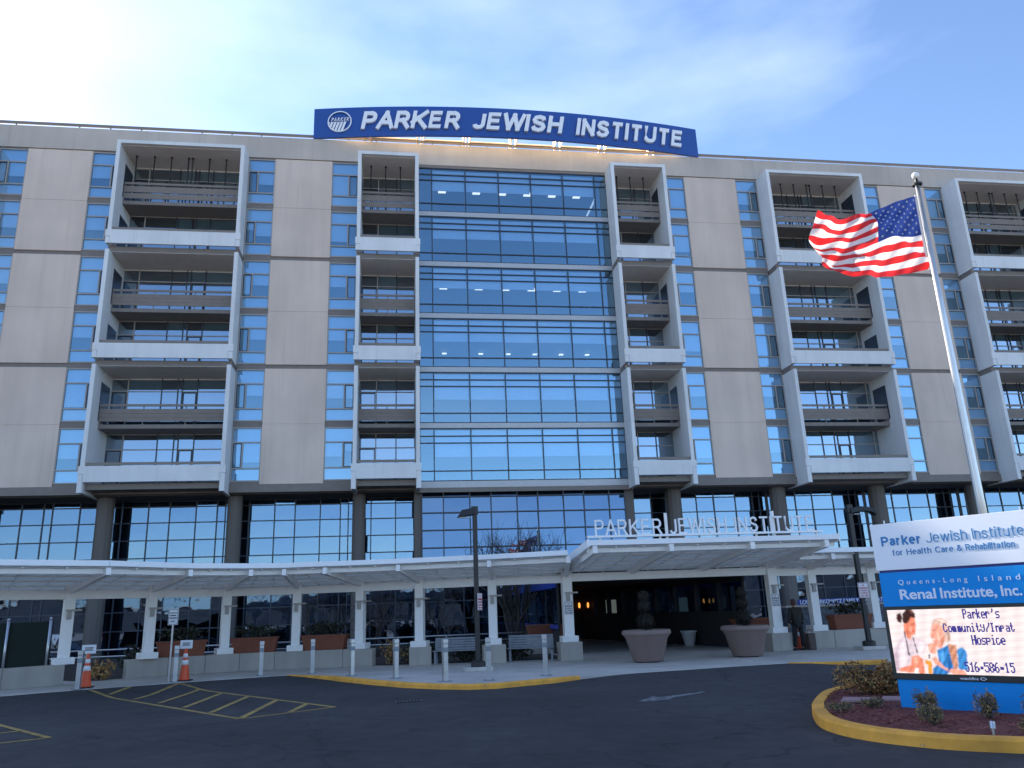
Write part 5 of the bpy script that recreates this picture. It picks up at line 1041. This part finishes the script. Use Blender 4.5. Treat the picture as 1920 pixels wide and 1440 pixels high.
skin_mesh(body).build('body', m_skin, pe, smooth=True)
skin_mesh([[('a', (0, .0, .84), (.21, .15)), ('b', (0, .01, 1.05), (.19, .145)), ('c', (0, .02, 1.32), (.205, .145)), ('d', (-.01, .025, 1.44), (.10, .09)), ('z', (-.012, .03, 1.49), (.075, .075))]] + [[('c', (0, .02, 1.32), (.205, .145)), (f's{s}', (s * .2, .02, 1.385), .085), (f'e{s}', (s * .265, .02, 1.11), .07), (f'w{s}', (s * .245, .11, .90), .055)] for s in (-1, 1)]).build('jacket', m_cloth, pe, smooth=True)
skin_mesh([[('a', (0, 0, .93), (.165, .125))] + [(k[0], k[1], r_) for k, r_ in zip(LEG(s)[1:4], (.105, .082, .07))] for s in (-1, 1)]).build('trousers', m_trous, pe, smooth=True)
b = MB(); b.lathe([(.001, .10), (.05, .09), (.085, .04), (.09, -.02), (.075, -.10), (.05, -.13)], 16, (-.028, .028, 1.635), sx=1, sy=1.12); b.build('hair', m_hair, pe, smooth=True)
for s in (-1, 1): b = MB(); b.hexa([(s * .17 - .05, -.06, 0), (s * .17 + .05, -.06, 0), (s * .185 + .05, .22, 0), (s * .185 - .05, .22, 0)], [(s * .17 - .045, -.05, .10), (s * .17 + .045, -.05, .10), (s * .185 + .04, .20, .05), (s * .185 - .04, .20, .05)]); b.build('shoe', m_rubber, pe, bevel=.02)
b = MB(); b.add([(-.045, .145, 1.6), (-.005, .145, 1.6), (-.025, .17, 1.605), (-.025, .135, 1.645)], [(0, 1, 2), (1, 3, 2), (3, 0, 2)]); b.build('nose', m_skin, pe)
for dx in (-.03, .03): b = MB(); b.lathe([(.001, -.012), (.01, 0), (.001, .012)], 8, (-.025 + dx, .130, 1.645)); b.build('eye', m_ink, pe)
for s in (-1, 1): b = MB(); b.lathe([(.001, -.03), (.018, -.01), (.02, .015), (.001, .03)], 8, (-.025 + s * .082, .04, 1.62), sx=.5); b.build('ear', m_skin, pe, smooth=True)
bg_ = thing('bag', 'brown upright bag standing on the sidewalk right of the person', 'bag', (14.42, 27.32, 0), R(8)); b = MB(); b.hexa([(-.13, -.12, 0), (.13, -.12, 0), (.13, .12, 0), (-.13, .12, 0)], [(-.15, -.1, .56), (.15, -.1, .56), (.15, .1, .56), (-.15, .1, .56)]); b.build('body', m_bag, bg_, bevel=.03)
b = MB(); b.tube([(-.09, 0, .55), (-.07, 0, .68), (.07, 0, .68), (.09, 0, .55)], .012, 6); b.build('handle', m_bag, bg_)

# ------------------------------------------------------------------ the place behind the camera, seen mirrored in the glass
hb = thing('low_building', 'long low dark slate building across the road, unseen behind the camera', 'building', (-5, -48, 0)); hbo = tuple(hb.location)
m_slate = mat('slate_brick', (.055, .06, .07), .8, var=.1, scale=1)  # building stretched and darkened so the lower glass mirrors a dark band
b = MB(); b.box(-150, 150, -60, -48, -.3, 5.2); b.build('wall', m_slate, hb, off=hbo); b = MB(); b.box(-150.4, 150.4, -60.4, -47.6, 5.2, 5.5); b.build('roof', m_wall, hb, off=hbo)
for i in range(30): b = MB(); b.box(-86 + i * 6, -83 + i * 6, -48.05, -47.98, 1.0, 2.9); b.build('window', m_mull, hb, off=hbo)
for i, (x, y, hh) in enumerate([(-44, -33, 9), (-33, -36, 11), (-22, -31, 8.5), (-8, -37, 10), (6, -33, 9), (20, -36, 11), (34, -32, 9), (50, -35, 11), (66, -31, 9)]):
    tree('bare_tree', 'bare roadside tree behind the camera', (x, y, -.12), hh, 1.0, 20 + i, 1, 5, .34, group='bare roadside trees behind the camera')
def car(label, loc, rz, m_body, hgt=1.45, ln=4.5):
    t = thing('parked_car', label, 'car', loc, rz, 'cars parked behind the camera'); L2 = ln / 2; b = MB()
    prof = [(-L2, .45), (-L2 + .05, .75), (-L2 + .9, .95), (-L2 + 1.6, hgt), (L2 - 1.3, hgt), (L2 - .35, 1.0), (L2, .9), (L2, .45)]
    n = len(prof); vv = [(x, s * (.86 - .16 * max(0, (z - .9) / .6)), z) for s in (-1, 1) for x, z in prof]
    b.add(vv, [tuple(range(n)), tuple(range(2 * n - 1, n - 1, -1))] + [(i, (i + 1) % n, n + (i + 1) % n, n + i)[::-1] for i in range(n)]); b.build('body', m_body, t, bevel=.06)
    for s in (-1, 1): b = MB(); b.add([(-L2 + 1.15, s * .87, .98), (L2 - .55, s * .87, 1.0), (L2 - 1.3, s * .75, hgt - .1), (-L2 + 1.65, s * .75, hgt - .1)], [(0, 1, 2, 3)]); b.build('window', m_mull, t)
    for x in (-L2 + .85, L2 - .85):
        for s in (-1, 1): b = MB(); b.tube([(x, s * .62, .33), (x, s * .88, .33)], .33, 18); wl = b.build('wheel', m_rubber, t); b = MB(); b.tube([(x, s * .86, .33), (x, s * .89, .33)], .2, 12); b.build('rim', m_steel, wl)
mcar = [mat('car_white', (.75, .75, .75), .3, var=.02), mat('car_red', (.45, .03, .03), .3, var=.02), mat('car_blue', (.05, .15, .4), .3, var=.02), mat('car_silver', (.5, .5, .52), .3, .5, var=.02)]
for i, x in enumerate([-42, -36, -31, -25, -18, 14, 24, 30, 38]): car('car parked in the lot behind the camera', (x, -16 - (i % 3) * 2.2, -.12), R(90 + (i % 2) * 4), mcar[i % 4], 1.5 + .4 * (i % 3 == 0))
